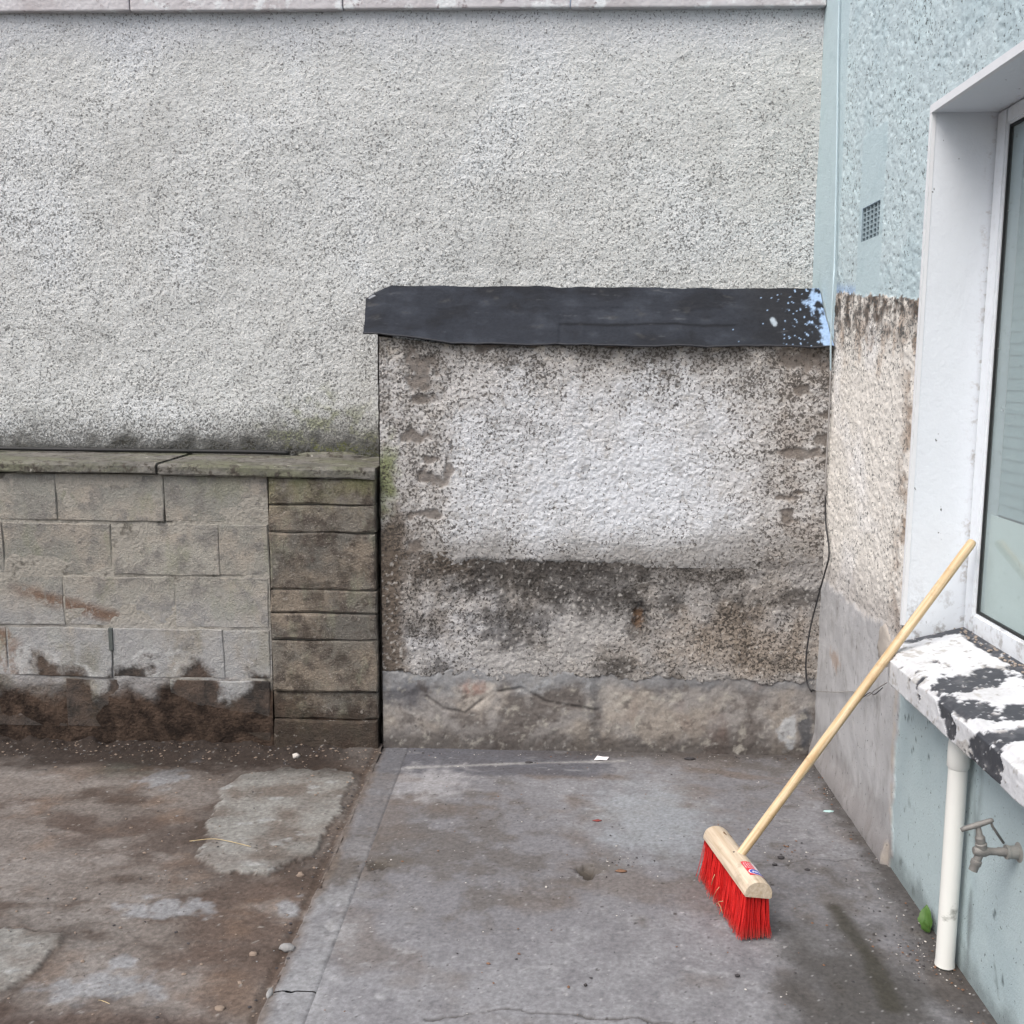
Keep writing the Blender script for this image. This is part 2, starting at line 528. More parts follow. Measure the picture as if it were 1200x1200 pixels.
# ================================================================== TALL ROUGHCAST WALL
def dash(u, v, s, seed, rand=0.5):
    uu = u + 0.35 * s * fbm(u, v, s * 1.6, 2, seed + 1)
    vv = v + 0.35 * s * fbm(u, v, s * 1.6, 2, seed + 2)
    d, r = worley(uu / s, vv / s, seed)
    d2, r2 = worley(uu / (s * 0.6) + 7.3, vv / (s * 0.6), seed + 3)
    cap = np.sqrt(np.clip(1 - (d / 0.85) ** 2, 0, 1)) * (1 - rand + rand * r)
    cap2 = np.sqrt(np.clip(1 - (d2 / 0.85) ** 2, 0, 1)) * (1 - rand + rand * r2)
    return np.maximum(cap, 0.62 * cap2)

YG = 4.55
tall = tag(empty('tall_boundary_wall', (-0.7, YG, 0)), 'tall grey roughcast wall with stone coping behind the low block wall', 'wall')
xs = axis((-6.0, -2.56, 0.06), (-2.56, 1.125, 0.0047))
zs = axis((0.0, 1.16, 0.08), (1.16, 3.1, 0.0047))
X, Z = np.meshgrid(xs, zs, indexing='ij')
n1 = fbm(X, Z, 0.5, 5, 201)
n2 = fbm(X, Z, 0.12, 4, 202, 0.6)
hh = dash(X, Z, 0.0098, 203) * 0.0068 * (0.9 + 0.3 * n1) + 0.003 * fbm(X, Z, 0.05, 3, 204) + 0.01 * fbm(X, Z, 0.5, 2, 205)
C = np.ones(X.shape + (3,)) * lin(213, 216, 215)
C = mixc(C, lin(221, 225, 226), sst(0.0, 0.4, n1))
C = mixc(C, lin(194, 196, 194), 0.5 * sst(0.0, 0.45, -n1 + 0.5 * n2))
A = 0.60 + 0.18 * n2 + 0.14 * n1 - 0.12 * sst(2.4, 3.0, Z) + 0.12 * fbm(X, Z, 0.05, 3, 206)
C = mixc(C, lin(196, 200, 206), 0.6 * sst(2.85, 3.05, Z + 0.1 * n1))
# grime and moss rising from the coping of the low wall
low = (1 - sst(1.24, 1.46, Z + 0.10 * n1 + 0.06 * n2)) * (1 - sst(-0.72, -0.66, X))
C = mixc(C, lin(92, 90, 80), 0.75 * low)
C = mixc(C, lin(50, 49, 43), 0.9 * (1 - sst(1.225, 1.32, Z + 0.10 * n2)))
C = mixc(C, lin(120, 126, 78), 0.6 * blob(X, Z, (-0.975, 1.283, 0.231, 0.172), 207, 1.2, 0.6, 0.08) * sst(-0.15, 0.3, fbm(X, Z, 0.06, 4, 208)))
grid('render', np.stack([X, YG - hh, Z], -1), C, m_dash, tall, A=A + 0.3 * low)
xj = [-6.0, -5.45, -4.54, -3.63, -2.72, -1.80, -0.893, 0.062, 1.118]
def coping_mat():
    M = Mat('coping_stone', 0.85, 0.25)
    p = M.pos()
    x, y, z = M.sep(p)
    c = M.mix(M.ss(0.35, 0.65, M.noise(p, 3.5, 6)), lin(178, 174, 176), lin(196, 195, 198))
    c = M.mix(M.ss(0.52, 0.62, M.noise(p, 9, 6, 0.65)), c, lin(214, 218, 220))
    c = M.mix(M.ss(0.6, 0.72, M.noise(p, 30, 5)), c, lin(140, 132, 134))
    M.col(c)
    M.bump(M.noise(p, 60, 6), 0.005)
    return M.m
m_cop = coping_mat()
for a, b in zip(xj[:-1], xj[1:]):
    bevbox('coping_stone', (a + 0.002, b - 0.002, YG - 0.035 + random.uniform(-.003, .003), YG + 0.22, 3.092 + random.uniform(-.002, .002), 3.165), m_cop, tall, 0.006)
bevbox('core', (-6.0, 1.11, YG + 0.012, YG + 0.2, 0.0, 3.09), m_cop, tall, 0.004, 1)

# ================================================================== LOW BLOCK WALL
YB = 4.13
low_wall = tag(empty('low_block_wall', (-1.7, YB, 0)), 'low wall of bare concrete blocks with flat coping and end pillar', 'wall')
def block_mat(name, pillar=False):
    M = Mat(name, 0.92, 0.2)
    p = M.pos()
    x, y, z = M.sep(p)
    oi = M.n('ObjectInfo').outputs['Random']
    n1 = M.noise(p, 5, 6, 0.6)
    n2 = M.noise(p, 14, 6, 0.65)
    n3 = M.noise(p, 130, 4, 0.7)
    n4 = M.noise(p, 45, 5, 0.7)
    base = M.mix(oi, lin(160, 158, 150), lin(136, 137, 131)) if not pillar else M.mix(oi, lin(126, 122, 114), lin(108, 106, 101))
    c = M.mix(M.ss(0.42, 0.62, n1), base, lin(162, 156, 146) if not pillar else lin(142, 132, 119))
    c = M.mix(M.ss(0.45, 0.65, n2), c, lin(128, 126, 122) if not pillar else lin(94, 87, 81))
    c = M.mix(M.math('MULTIPLY', M.ss(0.52, 0.66, M.noise(M.scale(p, 1, 1, .5), 8, 6, .6)), 0.55), c, lin(142, 144, 126))
    c = M.mix(M.math('MULTIPLY', M.ss(0.55, 0.7, n3), 0.6), c, lin(88, 82, 76))
    c = M.mix(M.math('MULTIPLY', M.ss(0.58, 0.7, M.noise(p, 170, 3)), 0.5), c, lin(186, 180, 170))
    if not pillar:
        # pale wash on the lower courses
        lo = M.math('MULTIPLY', M.ss(0.75, 0.40, z), M.ss(0.36, 0.56, M.noise(M.scale(p, 1, 1, .6), 6, 6)))
        c = M.mix(M.math('MULTIPLY', lo, 0.75), c, lin(168, 170, 172))
        # rust run, sloping down to the right
        t = M.math('SUBTRACT', z, M.math('ADD', 0.69 - 0.28 * 2.30, M.math('MULTIPLY', x, -0.28)))
        t = M.math('ABSOLUTE', M.math('ADD', t, M.math('MULTIPLY', M.math('SUBTRACT', n2, 0.5), 0.05)))
        k = M.math('MULTIPLY', M.ss(0.05, 0.004, t), M.math('MULTIPLY', M.ss(-2.33, -2.12, x), M.ss(-1.76, -1.82, x)))
        c = M.mix(M.math('MULTIPLY', M.math('MULTIPLY', k, M.ss(.32, .5, M.noise(p, 22, 5, .7))), 0.85), c, lin(116, 92, 76))
        k2 = M.math('MULTIPLY', M.ss(0.10, 0.02, M.math('ABSOLUTE', M.math('ADD', x, 2.30))), M.math('MULTIPLY', M.ss(0.54, 0.48, z), M.ss(0.4, 0.6, n2)))
        c = M.mix(M.math('MULTIPLY', k2, 0.7), c, lin(126, 98, 78))
    # splash line: white salt edge over soil-black foot
    lvl = M.math('ADD', 0.285 if not pillar else 0.17, M.math('MULTIPLY', M.math('SUBTRACT', M.noise(M.scale(p, 1, 1, .85), 5.0, 4, .5), 0.5), 0.62 if not pillar else 0.5))
    dz = M.math('SUBTRACT', z, lvl)
    if not pillar:
        salt = M.math('MULTIPLY', M.math('MULTIPLY', M.ss(0.075, 0.045, dz), M.ss(0.44, 0.54, M.noise(p, 9, 6, .7))), M.ss(-1.45, -1.6, x))
        c = M.mix(M.math('MULTIPLY', salt, .65), c, lin(190, 192, 192))
    dk = M.mix(M.ss(.36, .64, M.noise(p, 11, 6, .7)), lin(36, 30, 26), lin(84, 70, 60))
    dk = M.mix(M.math('MULTIPLY', M.ss(.20, .02, z), .6), dk, lin(58, 48, 41))
    c = M.mix(M.math('MULTIPLY', M.ss(0.045, -0.03, M.math('ADD', dz, M.math('MULTIPLY', M.math('SUBTRACT', n4, .5), .10))), 0.93 if not pillar else 0.8), c, dk)
    if pillar:
        g = M.math('MULTIPLY', M.ss(0.95, 1.2, z), M.ss(0.42, 0.6, n1))
        c = M.mix(M.math('MULTIPLY', g, 0.7), c, lin(112, 116, 78))
        c = M.mix(M.math('MULTIPLY', M.ss(0.50, 0.64, M.noise(p, 9, 6, .7)), 0.7), c, lin(74, 67, 61))
        c = M.mix(M.math('MULTIPLY', M.ss(0.62, 0.70, M.noise(p, 26, 5, .7)), 0.6), c, lin(178, 172, 164))
    M.col(c)
    h = M.math('ADD', M.math('MULTIPLY', n3, 0.6), M.math('ADD', M.math('MULTIPLY', n4, 0.9), M.math('MULTIPLY', n2, 0.8)))
    M.bump(h, 0.012 if not pillar else 0.02, 0.9)
    return M.m
m_blk, m_pil = block_mat('concrete_block'), block_mat('pillar_block', True)

def rough_block(name, x0, x1, z0, z1, y, mat, parent, depth=0.09, jit=0.003, bev=0.0024):
    """front face with an uneven outline and a worn arris, sides running back into the wall"""
    pts = []
    nx = max(2, int((x1 - x0) / 0.075))
    nz = max(2, int((z1 - z0) / 0.075))
    for i in range(nx): pts.append((x0 + (x1 - x0) * i / nx, z0, 0, 1))
    for i in range(nz): pts.append((x1, z0 + (z1 - z0) * i / nz, -1, 0))
    for i in range(nx): pts.append((x1 - (x1 - x0) * i / nx, z1, 0, -1))
    for i in range(nz): pts.append((x0, z1 - (z1 - z0) * i / nz, 1, 0))
    n = len(pts)
    cx, cz = (x0 + x1) / 2, (z0 + z1) / 2
    v, f = [], []
    rings = []
    outer = [(px + random.uniform(-jit, jit), pz + random.uniform(-jit, jit)) for px, pz, _, _ in pts]
    tx, tz = random.uniform(-.004, .004), random.uniform(-.004, .004)
    for yy, ins in ((y + depth, 0), (y + bev, 0), (y, bev)):
        ring = []
        for k, (px, pz) in enumerate(outer):
            b = ins * random.uniform(0.7, 1.8)
            qx = px + (b if px < cx else -b) * (1 if abs(px - x0) < .02 or abs(px - x1) < .02 else 0)
            qz = pz + (b if pz < cz else -b) * (1 if abs(pz - z0) < .02 or abs(pz - z1) < .02 else 0)
            ring.append(len(v))
            dy = 0 if ins == 0 and yy > y + 0.05 else (tx * (qx - cx) / .2 + tz * (qz - cz) / .1) + (random.uniform(-.0012, .0012) if ins else 0)
            v.append((qx, yy + dy, qz))
        rings.append(ring)
    for a, b in zip(rings[:-1], rings[1:]):
        for k in range(n):
            f.append((a[k], a[(k + 1) % n], b[(k + 1) % n], b[k]))
    v.append((cx, y + random.uniform(-.001, .001), cz))
    for k in range(n): f.append((rings[-1][k], rings[-1][(k + 1) % n], len(v) - 1))
    return pyobj(name, v, f, mat, parent)

rows = [(0.966, 1.158, [-3.86, -3.41, -2.95, -2.495, -2.040, -1.590, -1.158]),
        (0.740, 0.957, [-3.63, -3.18, -2.725, -2.276, -1.820, -1.367, -1.162]),
        (0.520, 0.732, [-3.86, -3.40, -2.94, -2.485, -2.034, -1.562, -1.166]),
        (0.298, 0.512, [-3.64, -3.19, -2.74, -2.290, -1.838, -1.363, -1.166]),
        (0.078, 0.290, [-3.86, -3.41, -2.95, -2.495, -2.045, -1.600, -1.166]),
        (-0.06, 0.070, [-3.64, -3.19, -2.74, -2.290, -1.838, -1.380, -1.166])]
for z0, z1, js in rows:
    for a, b in zip(js[:-1], js[1:]):
        if b < -3.0: continue
        g = random.choice([0.001, 0.002, 0.004])
        rough_block('block', a + g, b - g, z0 + 0.001, z1 - random.uniform(0, .004), YB + random.uniform(-.002, .002), m_blk, low_wall)
pil = [(1.047, 1.150), (0.931, 1.040), (0.688, 0.924), (0.591, 0.682), (0.479, 0.584), (0.255, 0.472), (0.132, 0.247), (-0.05, 0.124)]
for i, (z0, z1) in enumerate(pil):
    rough_block('pillar_block', -1.155 + random.uniform(-.003, .003), -0.713 + random.uniform(-.004, .002), z0 - 0.0015, z1 + 0.0015,
                YB - 0.010 + random.uniform(-.005, .004) + (0.010 if i == 6 else 0), m_pil, low_wall, 0.30, 0.004, 0.006)
def mortar_mat():
    M = Mat('joint_mortar', 0.95, 0.15)
    p = M.pos()
    x, y, z = M.sep(p)
    n = M.noise(p, 12, 6, .65)
    c = M.mix(M.ss(0.30, 0.46, n), lin(98, 95, 88), lin(154, 151, 143))
    c = M.mix(M.math('MULTIPLY', M.ss(0.6, 0.38, z), M.ss(.35, .6, M.noise(p, 6, 5))), c, lin(160, 160, 160))
    c = M.mix(M.ss(0.33, 0.20, M.math('ADD', z, M.math('MULTIPLY', M.math('SUBTRACT', M.noise(p, 7, 5), .5), .25))), c, M.mix(M.ss(.36, .64, M.noise(p, 11, 6, .7)), lin(40, 33, 29), lin(80, 67, 58)))
    M.col(c)
    M.bump(M.noise(p, 80, 5), 0.01)
    return M.m
m_mor = mortar_mat()
# mortar bed behind and between the blocks, set back unevenly from their faces
xs = axis((-3.2, -1.16, 0.012)); zs = axis((-0.05, 1.16, 0.012))
X, Z = np.meshgrid(xs, zs, indexing='ij')
D = YB + 0.0032 + 0.010 * np.clip(fbm(X, Z, 0.14, 5, 231, .6), -.15, 1) * sst(0.2, 0.34, Z) - 0.006 * (1 - sst(0.12, 0.30, Z + 0.08 * fbm(X, Z, 0.2, 4, 233))) + 0.03 * blob(X, Z, (-1.588, 1.055, 0.0325, 0.0921), 232, 0.8)
grid('mortar', np.stack([X, D, Z], -1), np.ones(X.shape + (3,)) * 0.2, m_mor, low_wall)
bevbox('pillar_bed', (-1.150, -0.724, YB + 0.012, YB + 0.05, -0.05, 1.15), m_mor, low_wall, 0.002, 1)
bevbox('wall_core', (-3.9, -0.73, YB + 0.06, YG - 0.012, -0.06, 1.157), m_mor, low_wall, 0.003, 1)
def slabcop_mat():
    M = Mat('mossy_coping', 0.9, 0.2)
    p = M.pos()
    nrm = M.sep(M.n('NewGeometry').outputs['Normal'])
    n = M.noise(p, 7, 6, .65)
    c = M.mix(M.ss(0.35, 0.6, n), lin(96, 95, 91), lin(120, 118, 113))
    c = M.mix(M.math('MULTIPLY', M.ss(0.4, 0.62, M.noise(M.scale(p, .6, 1, 2), 6, 6, .6)), 0.55), c, lin(108, 112, 86))
    c = M.mix(M.ss(0.5, 0.62, M.noise(p, 30, 6, .7)), c, lin(78, 74, 68))
    c = M.mix(M.ss(0.64, 0.72, M.noise(p, 24, 5)), c, lin(164, 162, 154))
    M.col(c)
    M.bump(M.noise(p, 55, 6, .65), 0.010)
    return M.m
m_lcop = slabcop_mat()
def coping(x0, x1, dz0, dz1):
    bm = bmesh.new()
    n = 16
    ring = []
    prof = [(YG - 0.013, 1.160), (YB - 0.022, 1.162), (YB - 0.026, 1.168), (YB - 0.026, 1.196), (YB - 0.018, 1.207), (YG - 0.013, 1.216)]
    for i in range(n + 1):
        t = i / n
        x = x0 + (x1 - x0) * t
        dz = dz0 + (dz1 - dz0) * t
        ring.append([bm.verts.new((x, y + random.uniform(-.002, .002), z + dz + random.uniform(-.0018, .0018))) for y, z in prof])
    for a, b in zip(ring[:-1], ring[1:]):
        for k in range(len(prof)):
            bm.faces.new((a[k], a[(k + 1) % 6], b[(k + 1) % 6], b[k]))
    bm.faces.new(ring[0]); bm.faces.new(ring[-1])
    return bmobj('coping_slab', bm, m_lcop, low_wall)
coping(-3.9, -2.56, 0.006, 0.006); coping(-2.552, -1.612, 0.005, 0.003); coping(-1.601, -0.712, -0.001, -0.010)

# black strip lying along the back of the coping
m_rub = plain('black_rubber', (0.012, 0.013, 0.014), 0.6, 0.3)
tag(tube('rubber_strip', catmull([(-2.75, 4.49, 1.236), (-2.2, 4.488, 1.232), (-1.66, 4.485, 1.230), (-1.3, 4.492, 1.228), (-1.16, 4.50, 1.224)], 6), 0.009, m_rub, None, 8),
    'thin black rubber strip lying along the back of the low wall coping', 'strip')
def lumps(name, c, rx, ry, rz, mat, parent, seed, n=3, amp=0.25):
    bm = bmesh.new()
    bmesh.ops.create_icosphere(bm, subdivisions=n, radius=1)
    for v in bm.verts:
        k = np.array(v.co)
        s = 1 + amp * float(fbm(np.array([k[0] + seed]), np.array([k[1] + k[2] * 1.7]), 0.8, 3, seed)[0]) * 2
        v.co = Vector((c[0] + k[0] * rx * s, c[1] + k[1] * ry * s, c[2] + k[2] * rz * s))
    return bmobj(name, bm, mat, parent, True)
lumps('mortar_fillet', (-0.97, 4.53, 1.205), 0.16, 0.035, 0.024, m_lcop, low_wall, 5)
bevbox('iron_stub', (-1.848, -1.830, YB - 0.010, YB + 0.03, 0.415, 0.512), plain('dull_iron', lin(84, 90, 88), 0.8, 0.4, 40, 0.002), low_wall, 0.003)

# ================================================================== PATCHED WALL UNDER THE FLASHING
YI = 4.165
inf = tag(empty('patched_wall', (0.2, YI, 0)), 'stained patchy white and grey roughcast wall under the black flashing', 'wall')
XL, XR = -0.697, 1.122
GREY = lin(112, 104, 97)
def patches(X, Z, C, L, seed, col=GREY, k=0.8, rag=1.4):
    m = np.zeros(X.shape)
    for i, b in enumerate(L):
        m = np.maximum(m, blob(X, Z, b, seed + i, rag, 0.3, 0.05))
    v = fbm(X, Z, 0.03, 4, seed + 60, .7)[..., None]
    m3 = (k * m)[..., None]
    return C * (1 - m3) + col * (1 + 0.9 * v) * m3, m
# ---- upper render
xs = axis((XL, XR, 0.0044)); zs = axis((0.795, 1.745, 0.0044))
X, Z = np.meshgrid(xs, zs, indexing='ij')
Z = np.minimum(Z, 1.694 + 0.037 * np.clip((-0.40 - X) / 0.36, 0, 1) ** 0.9)
n1 = fbm(X, Z, 0.35, 5, 301); n2 = fbm(X, Z, 0.1, 5, 302, 0.6); n3 = fbm(X, Z, 0.02, 3, 303, 0.6)
C = np.ones(X.shape + (3,)) * lin(200, 199, 198)
# thick white paint over the middle panel
mid = sst(-0.47, -0.37, X + 0.06 * n2) * (1 - sst(0.55, 0.95, X + 0.35 * n1))
C = mixc(C, lin(214, 217, 221), 0.85 * mid * sst(-0.35, 0.20, n1 + 0.5 * sst(1.55, 1.25, Z) - 0.15))
C = mixc(C, lin(222, 227, 234), mid * blob(X, Z, (0.348, 1.137, 0.398, 0.271), 304, 1.1, 0.7, 0.2) * 0.8)
# bare lumps and grime showing through the worn paint
wear = 0.12 + 0.16 * sst(1.35, 1.65, Z + 0.1 * n1) + 0.16 * (1 - mid) + 0.1 * n1 - 0.05 * blob(X, Z, (0.4, 1.128, 0.415, 0.28), 304, 0.8, 0.5, 0.15)
A = 0.47 + 0.8 * wear + 0.35 * n2 - 0.12 * blob(X, Z, (0.348, 1.137, 0.398, 0.271), 304, 1.1, 0.7, 0.2)
C = mixc(C, lin(134, 132, 130), 0.35 * sst(0.1, 0.45, fbm(X, Z, 0.16, 5, 309, .65) + 0.25 * sst(1.3, 1.7, Z)))
C = mixc(C, lin(150, 145, 138), 0.45 * sst(0.25, 0.5, fbm(X, Z, 0.035, 4, 305) + 0.6 * wear))
# brown grime under the flashing
C = mixc(C, lin(140, 137, 133), 0.75 * (1 - sst(0.82, 0.98, Z + 0.12 * n1 + 0.05 * n2)))
top = sst(1.52, 1.70, Z + 0.10 * n1 + 0.04 * n2)
C = mixc(C, lin(96, 88, 76), 0.6 * top * sst(-0.3, 0.25, n2))
C = mixc(C, lin(176, 165, 148), 0.6 * sst(1.58, 1.68, Z + 0.05 * n2) * sst(0.0, 0.3, -n2))
# left strip dirty, with moss by the pillar
lf = 1 - sst(-0.50, -0.36, X + 0.06 * n2)
C = mixc(C, lin(150, 145, 138), 0.45 * lf * sst(-0.3, 0.3, n2))
C = mixc(C, lin(112, 122, 70), 0.8 * blob(X, Z, (-0.676, 1.153, 0.0425, 0.141), 306, 1.0, 0.6, 0.06))
C = mixc(C, lin(96, 84, 72), 0.85 * blob(X, Z, (-0.669, 0.85, 0.107, 0.198), 307, 0.9, 0.5, 0.08))
rt = sst(0.86, 0.96, X + 0.05 * n2)
C = mixc(C, lin(150, 141, 132), 0.5 * rt * sst(-0.3, 0.3, n2))
C, pm = patches(X, Z, C, [(-0.533, 1.588, 0.0555, 0.0685), (-0.499, 1.475, 0.0485, 0.0205), (-0.494, 1.002, 0.0705, 0.0175), (-0.49, 1.146, 0.053, 0.0265), (-0.489, 1.228, 0.0385, 0.0175), (-0.559, 1.32, 0.0525, 0.026),
                          (-0.412, 1.19, 0.0175, 0.035), (1.01, 1.641, 0.101, 0.0405), (1.002, 1.519, 0.034, 0.02), (1.01, 1.266, 0.099, 0.0205), (1.101, 1.322, 0.029, 0.027), (0.963, 1.005, 0.034, 0.0315),
                          (0.953, 1.089, 0.0515, 0.0105), (1.01, 1.11, 0.024, 0.0105), (1.108, 1.428, 0.027, 0.017), (-0.562, 0.873, 0.025, 0.025), (-0.246, 1.688, 0.086, 0.02), (-0.092, 1.706, 0.0685, 0.017), (0.233, 1.701, 0.085, 0.0165)], 310)
hh = dash(X, Z, 0.0105, 330, 0.6) * 0.0065 * (1 - 0.7 * pm) - 0.004 * pm + 0.004 * fbm(X, Z, 0.1, 4, 331) + 0.003 * fbm(X, Z, 0.02, 2, 332)
step = -0.007 * (1 - mid) * (1 - sst(0.5, 0.8, X))            # middle panel sits proud of the left pier
hh = hh + step - 0.006 * sst(0.84, 0.9, X)
ed = 0.818 + 0.020 * fbm(X, Z * 0, 0.12, 5, 333) + 0.02 * sst(-0.4, -0.55, X)
hh = hh - (0.004 + 0.010 * sst(-0.45, -0.3, X) * (1 - sst(0.1, 0.5, X))) * (1 - sst(-0.018, 0.010, Z - ed))
grid('upper_render', np.stack([X, YI - 0.012 - hh, Z], -1), C, m_dashw, inf, A=A * (1 - 0.4 * pm))
# ---- middle band, greyer and set back
zs = axis((0.25, 0.85, 0.0044))
X, Z = np.meshgrid(xs, zs, indexing='ij')
n1 = fbm(X, Z, 0.3, 5, 341); n2 = fbm(X, Z, 0.09, 5, 342, 0.6); n3 = fbm(X, Z, 0.018, 3, 343, 0.6)
C = np.ones(X.shape + (3,)) * lin(160, 158, 156)
C = mixc(C, lin(206, 207, 210), 0.9 * blob(X, Z, (-0.35, 0.538, 0.268, 0.155), 344, 0.8, 0.6, 0.1))
C = mixc(C, lin(176, 174, 172), 0.7 * sst(0.0, 0.3, n1))
C = mixc(C, lin(112, 108, 104), 0.8 * sst(0.0, 0.35, -n1 + 0.4 * n2))
C = mixc(C, lin(152, 144, 134), 0.45 * sst(0.0, 0.4, fbm(X, Z, 0.25, 4, 345)))
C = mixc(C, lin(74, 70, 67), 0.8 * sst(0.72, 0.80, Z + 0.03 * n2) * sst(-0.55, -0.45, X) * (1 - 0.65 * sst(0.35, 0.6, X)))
for i, b in enumerate([(0.022, 0.734, 0.388, 0.0715), (0.285, 0.365, 0.08, 0.046), (0.369, 0.576, 0.044, 0.072), (0.499, 0.65, 0.053, 0.054), (0.78, 0.619, 0.0875, 0.072), (1.005, 0.676, 0.105, 0.0355), (-0.153, 0.55, 0.143, 0.11), (0.804, 0.438, 0.035, 0.0916), (-0.458, 0.371, 0.054, 0.0465), (0.2, 0.646, 0.212, 0.054)]):
    C = mixc(C, lin(66, 63, 61), 0.75 * blob(X, Z, b, 350 + i, 1.2, 0.6, 0.06))
C = mixc(C, lin(92, 80, 68), 0.85 * (1 - sst(-0.64, -0.57, X + 0.05 * n2)))
C = mixc(C, lin(102, 92, 82), 0.6 * (1 - sst(-0.40, -0.25, X + 0.1 * n2)) * sst(0.70, 0.78, Z + 0.06 * n2))
C = mixc(C, lin(178, 164, 148), 0.45 * blob(X, Z, (0.803, 0.474, 0.316, 0.128), 361, 0.9, 0.6, 0.1))
C = mixc(C, lin(128, 98, 72), 0.7 * blob(X, Z, (0.371, 0.583, 0.0215, 0.0395), 362, 0.9, 0.4, 0.03))
C = mixc(C, lin(214, 212, 208), 0.45 * sst(0.20, 0.40, fbm(X, Z, 0.019, 3, 363) + 0.15 * n1))
A = 0.58 - 0.4 * n1 + 0.3 * n2
hh = dash(X, Z, 0.0105, 364, 0.6) * 0.0062 + 0.008 * fbm(X, Z, 0.09, 4, 365) + 0.003 * fbm(X, Z, 0.02, 2, 366)
hh = hh - 0.02 * blob(X, Z, (0.378, 0.587, 0.0285, 0.051), 367, 0.9, 0.4, 0.03)
hh = hh - 0.022 * (1 - sst(-0.014, 0.014, Z - 0.318 - 0.055 * fbm(X, Z, 0.14, 5, 368, .65)))
grid('middle_render', np.stack([X, YI - 0.006 - hh, Z], -1), C, m_dashd, inf, A=A)
# ---- smooth plinth
zs = axis((-0.03, 0.385, 0.0048))
xs2 = axis((XL, XR, 0.0048))
X, Z = np.meshgrid(xs2, zs, indexing='ij')
n1 = fbm(X, Z, 0.3, 5, 371); n2 = fbm(X, Z, 0.1, 5, 372, 0.6); n3 = fbm(X, Z, 0.03, 4, 373, 0.6)
C = np.ones(X.shape + (3,)) * lin(148, 139, 130)
C = mixc(C, lin(150, 149, 147), 0.8 * sst(0.2, 0.3, Z + 0.12 * n1) * (1 - sst(0.15, 0.3, X)))
C = mixc(C, lin(156, 142, 126), 0.7 * sst(0.0, 0.35, n1))
C = mixc(C, lin(98, 88, 80), 0.8 * sst(0.0, 0.35, -n1 + 0.6 * n2))
C = mixc(C, lin(110, 84, 72), 0.4 * sst(0.05, 0.4, fbm(X, Z, 0.2, 4, 374)) * sst(0.2, 0.5, X))
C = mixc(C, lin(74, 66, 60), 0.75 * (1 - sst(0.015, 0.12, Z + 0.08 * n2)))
C = mixc(C, lin(90, 88, 90), 0.7 * blob(X, Z, (-0.606, 0.243, 0.0945, 0.056), 375, 0.9, 0.5, 0.05))
C = mixc(C, lin(184, 170, 154), 0.75 * blob(X, Z, (-0.296, 0.234, 0.09, 0.0745), 376, 0.9, 0.5, 0.05))
C = mixc(C, lin(148, 98, 80), 0.5 * blob(X, Z, (-0.317, 0.269, 0.0505, 0.035), 377, 0.9, 0.5, 0.04))
C = mixc(C, lin(84, 80, 77), 0.6 * blob(X, Z, (0.201, 0.165, 0.029, 0.164), 378, 0.7, 0.5, 0.06))
C = mixc(C, lin(172, 160, 146), 0.6 * blob(X, Z, (0.286, 0.236, 0.0645, 0.0835), 379, 0.8, 0.4, 0.06))
C = mixc(C, lin(78, 76, 76), 0.6 * blob(X, Z, (0.544, 0.312, 0.195, 0.0365), 380, 0.8, 0.4, 0.05))
C = mixc(C, lin(72, 72, 74), 0.8 * blob(X, Z, (1.076, 0.126, 0.03, 0.0781), 381, 0.8, 0.4, 0.05))
C = mixc(C, lin(184, 182, 178), 0.7 * blob(X, Z, (1.001, 0.103, 0.035, 0.0636), 382, 1.1, 0.4, 0.04))
C = mixc(C, lin(52, 48, 45), 0.7 * sst(0.32, 0.48, n3 - 0.1))
C = mixc(C, lin(178, 170, 158), 0.45 * sst(0.3, 0.46, fbm(X, Z, 0.028, 4, 383)))
hh = 0.005 * fbm(X, Z, 0.15, 5, 384) + 0.004 * n3
C = mixc(C, lin(178, 168, 152), 0.6 * sst(0.15, 0.4, fbm(X, Z, 0.07, 5, 387, .65)))
C = mixc(C, lin(84, 74, 67), 0.6 * sst(0.15, 0.4, fbm(X, Z, 0.08, 5, 388, .65)))
crk = line_d(X, Z + 0.01 * n2, [(-0.512, 0.23), (-0.44, 0.176), (-0.35, 0.159), (-0.242, 0.246), (-0.116, 0.275), (-0.008, 0.214), (0.208, 0.18)])
lip = 1 - sst(0.0, 0.012, crk)
lip = lip * sst(-0.25, 0.15, n2 + 0.1)
hh = hh - 0.006 * lip
C = mixc(C, lin(78, 70, 64), 0.5 * lip)
hh = hh + 0.004 * sst(0.22, 0.27, Z + 0.05 * fbm(X, Z * 0, 0.3, 4, 385)) * (1 - sst(0.17, 0.2, X))
hh = hh - 0.022 * sst(0.33, 0.385, Z + 0.07 * fbm(X, Z, 0.09, 5, 386, .65))
C = mixc(C, lin(140, 136, 132), 0.8 * sst(0.26, 0.33, Z + 0.07 * n2 + 0.03 * n1))
grid('plinth', np.stack([X, YI - 0.006 - hh, Z], -1), C * np.array([0.88, 0.96, 1.06]), m_conc, inf)
bevbox('core', (XL, 1.13, YI + 0.03, YG - 0.012, -0.04, 1.70), m_mor, inf, 0.003, 1)
# closing reveal on the pillar side
xs = axis((YI - 0.012, YG, 0.02)); zs = axis((0.0, 1.74, 0.02))
U, Z = np.meshgrid(xs, zs, indexing='ij')
grid('side_render', np.stack([XL - 0.004 + 0.006 * fbm(U, Z, 0.06, 3, 390), U, Z], -1), np.ones(U.shape + (3,)) * lin(126, 120, 112), m_dash, inf)

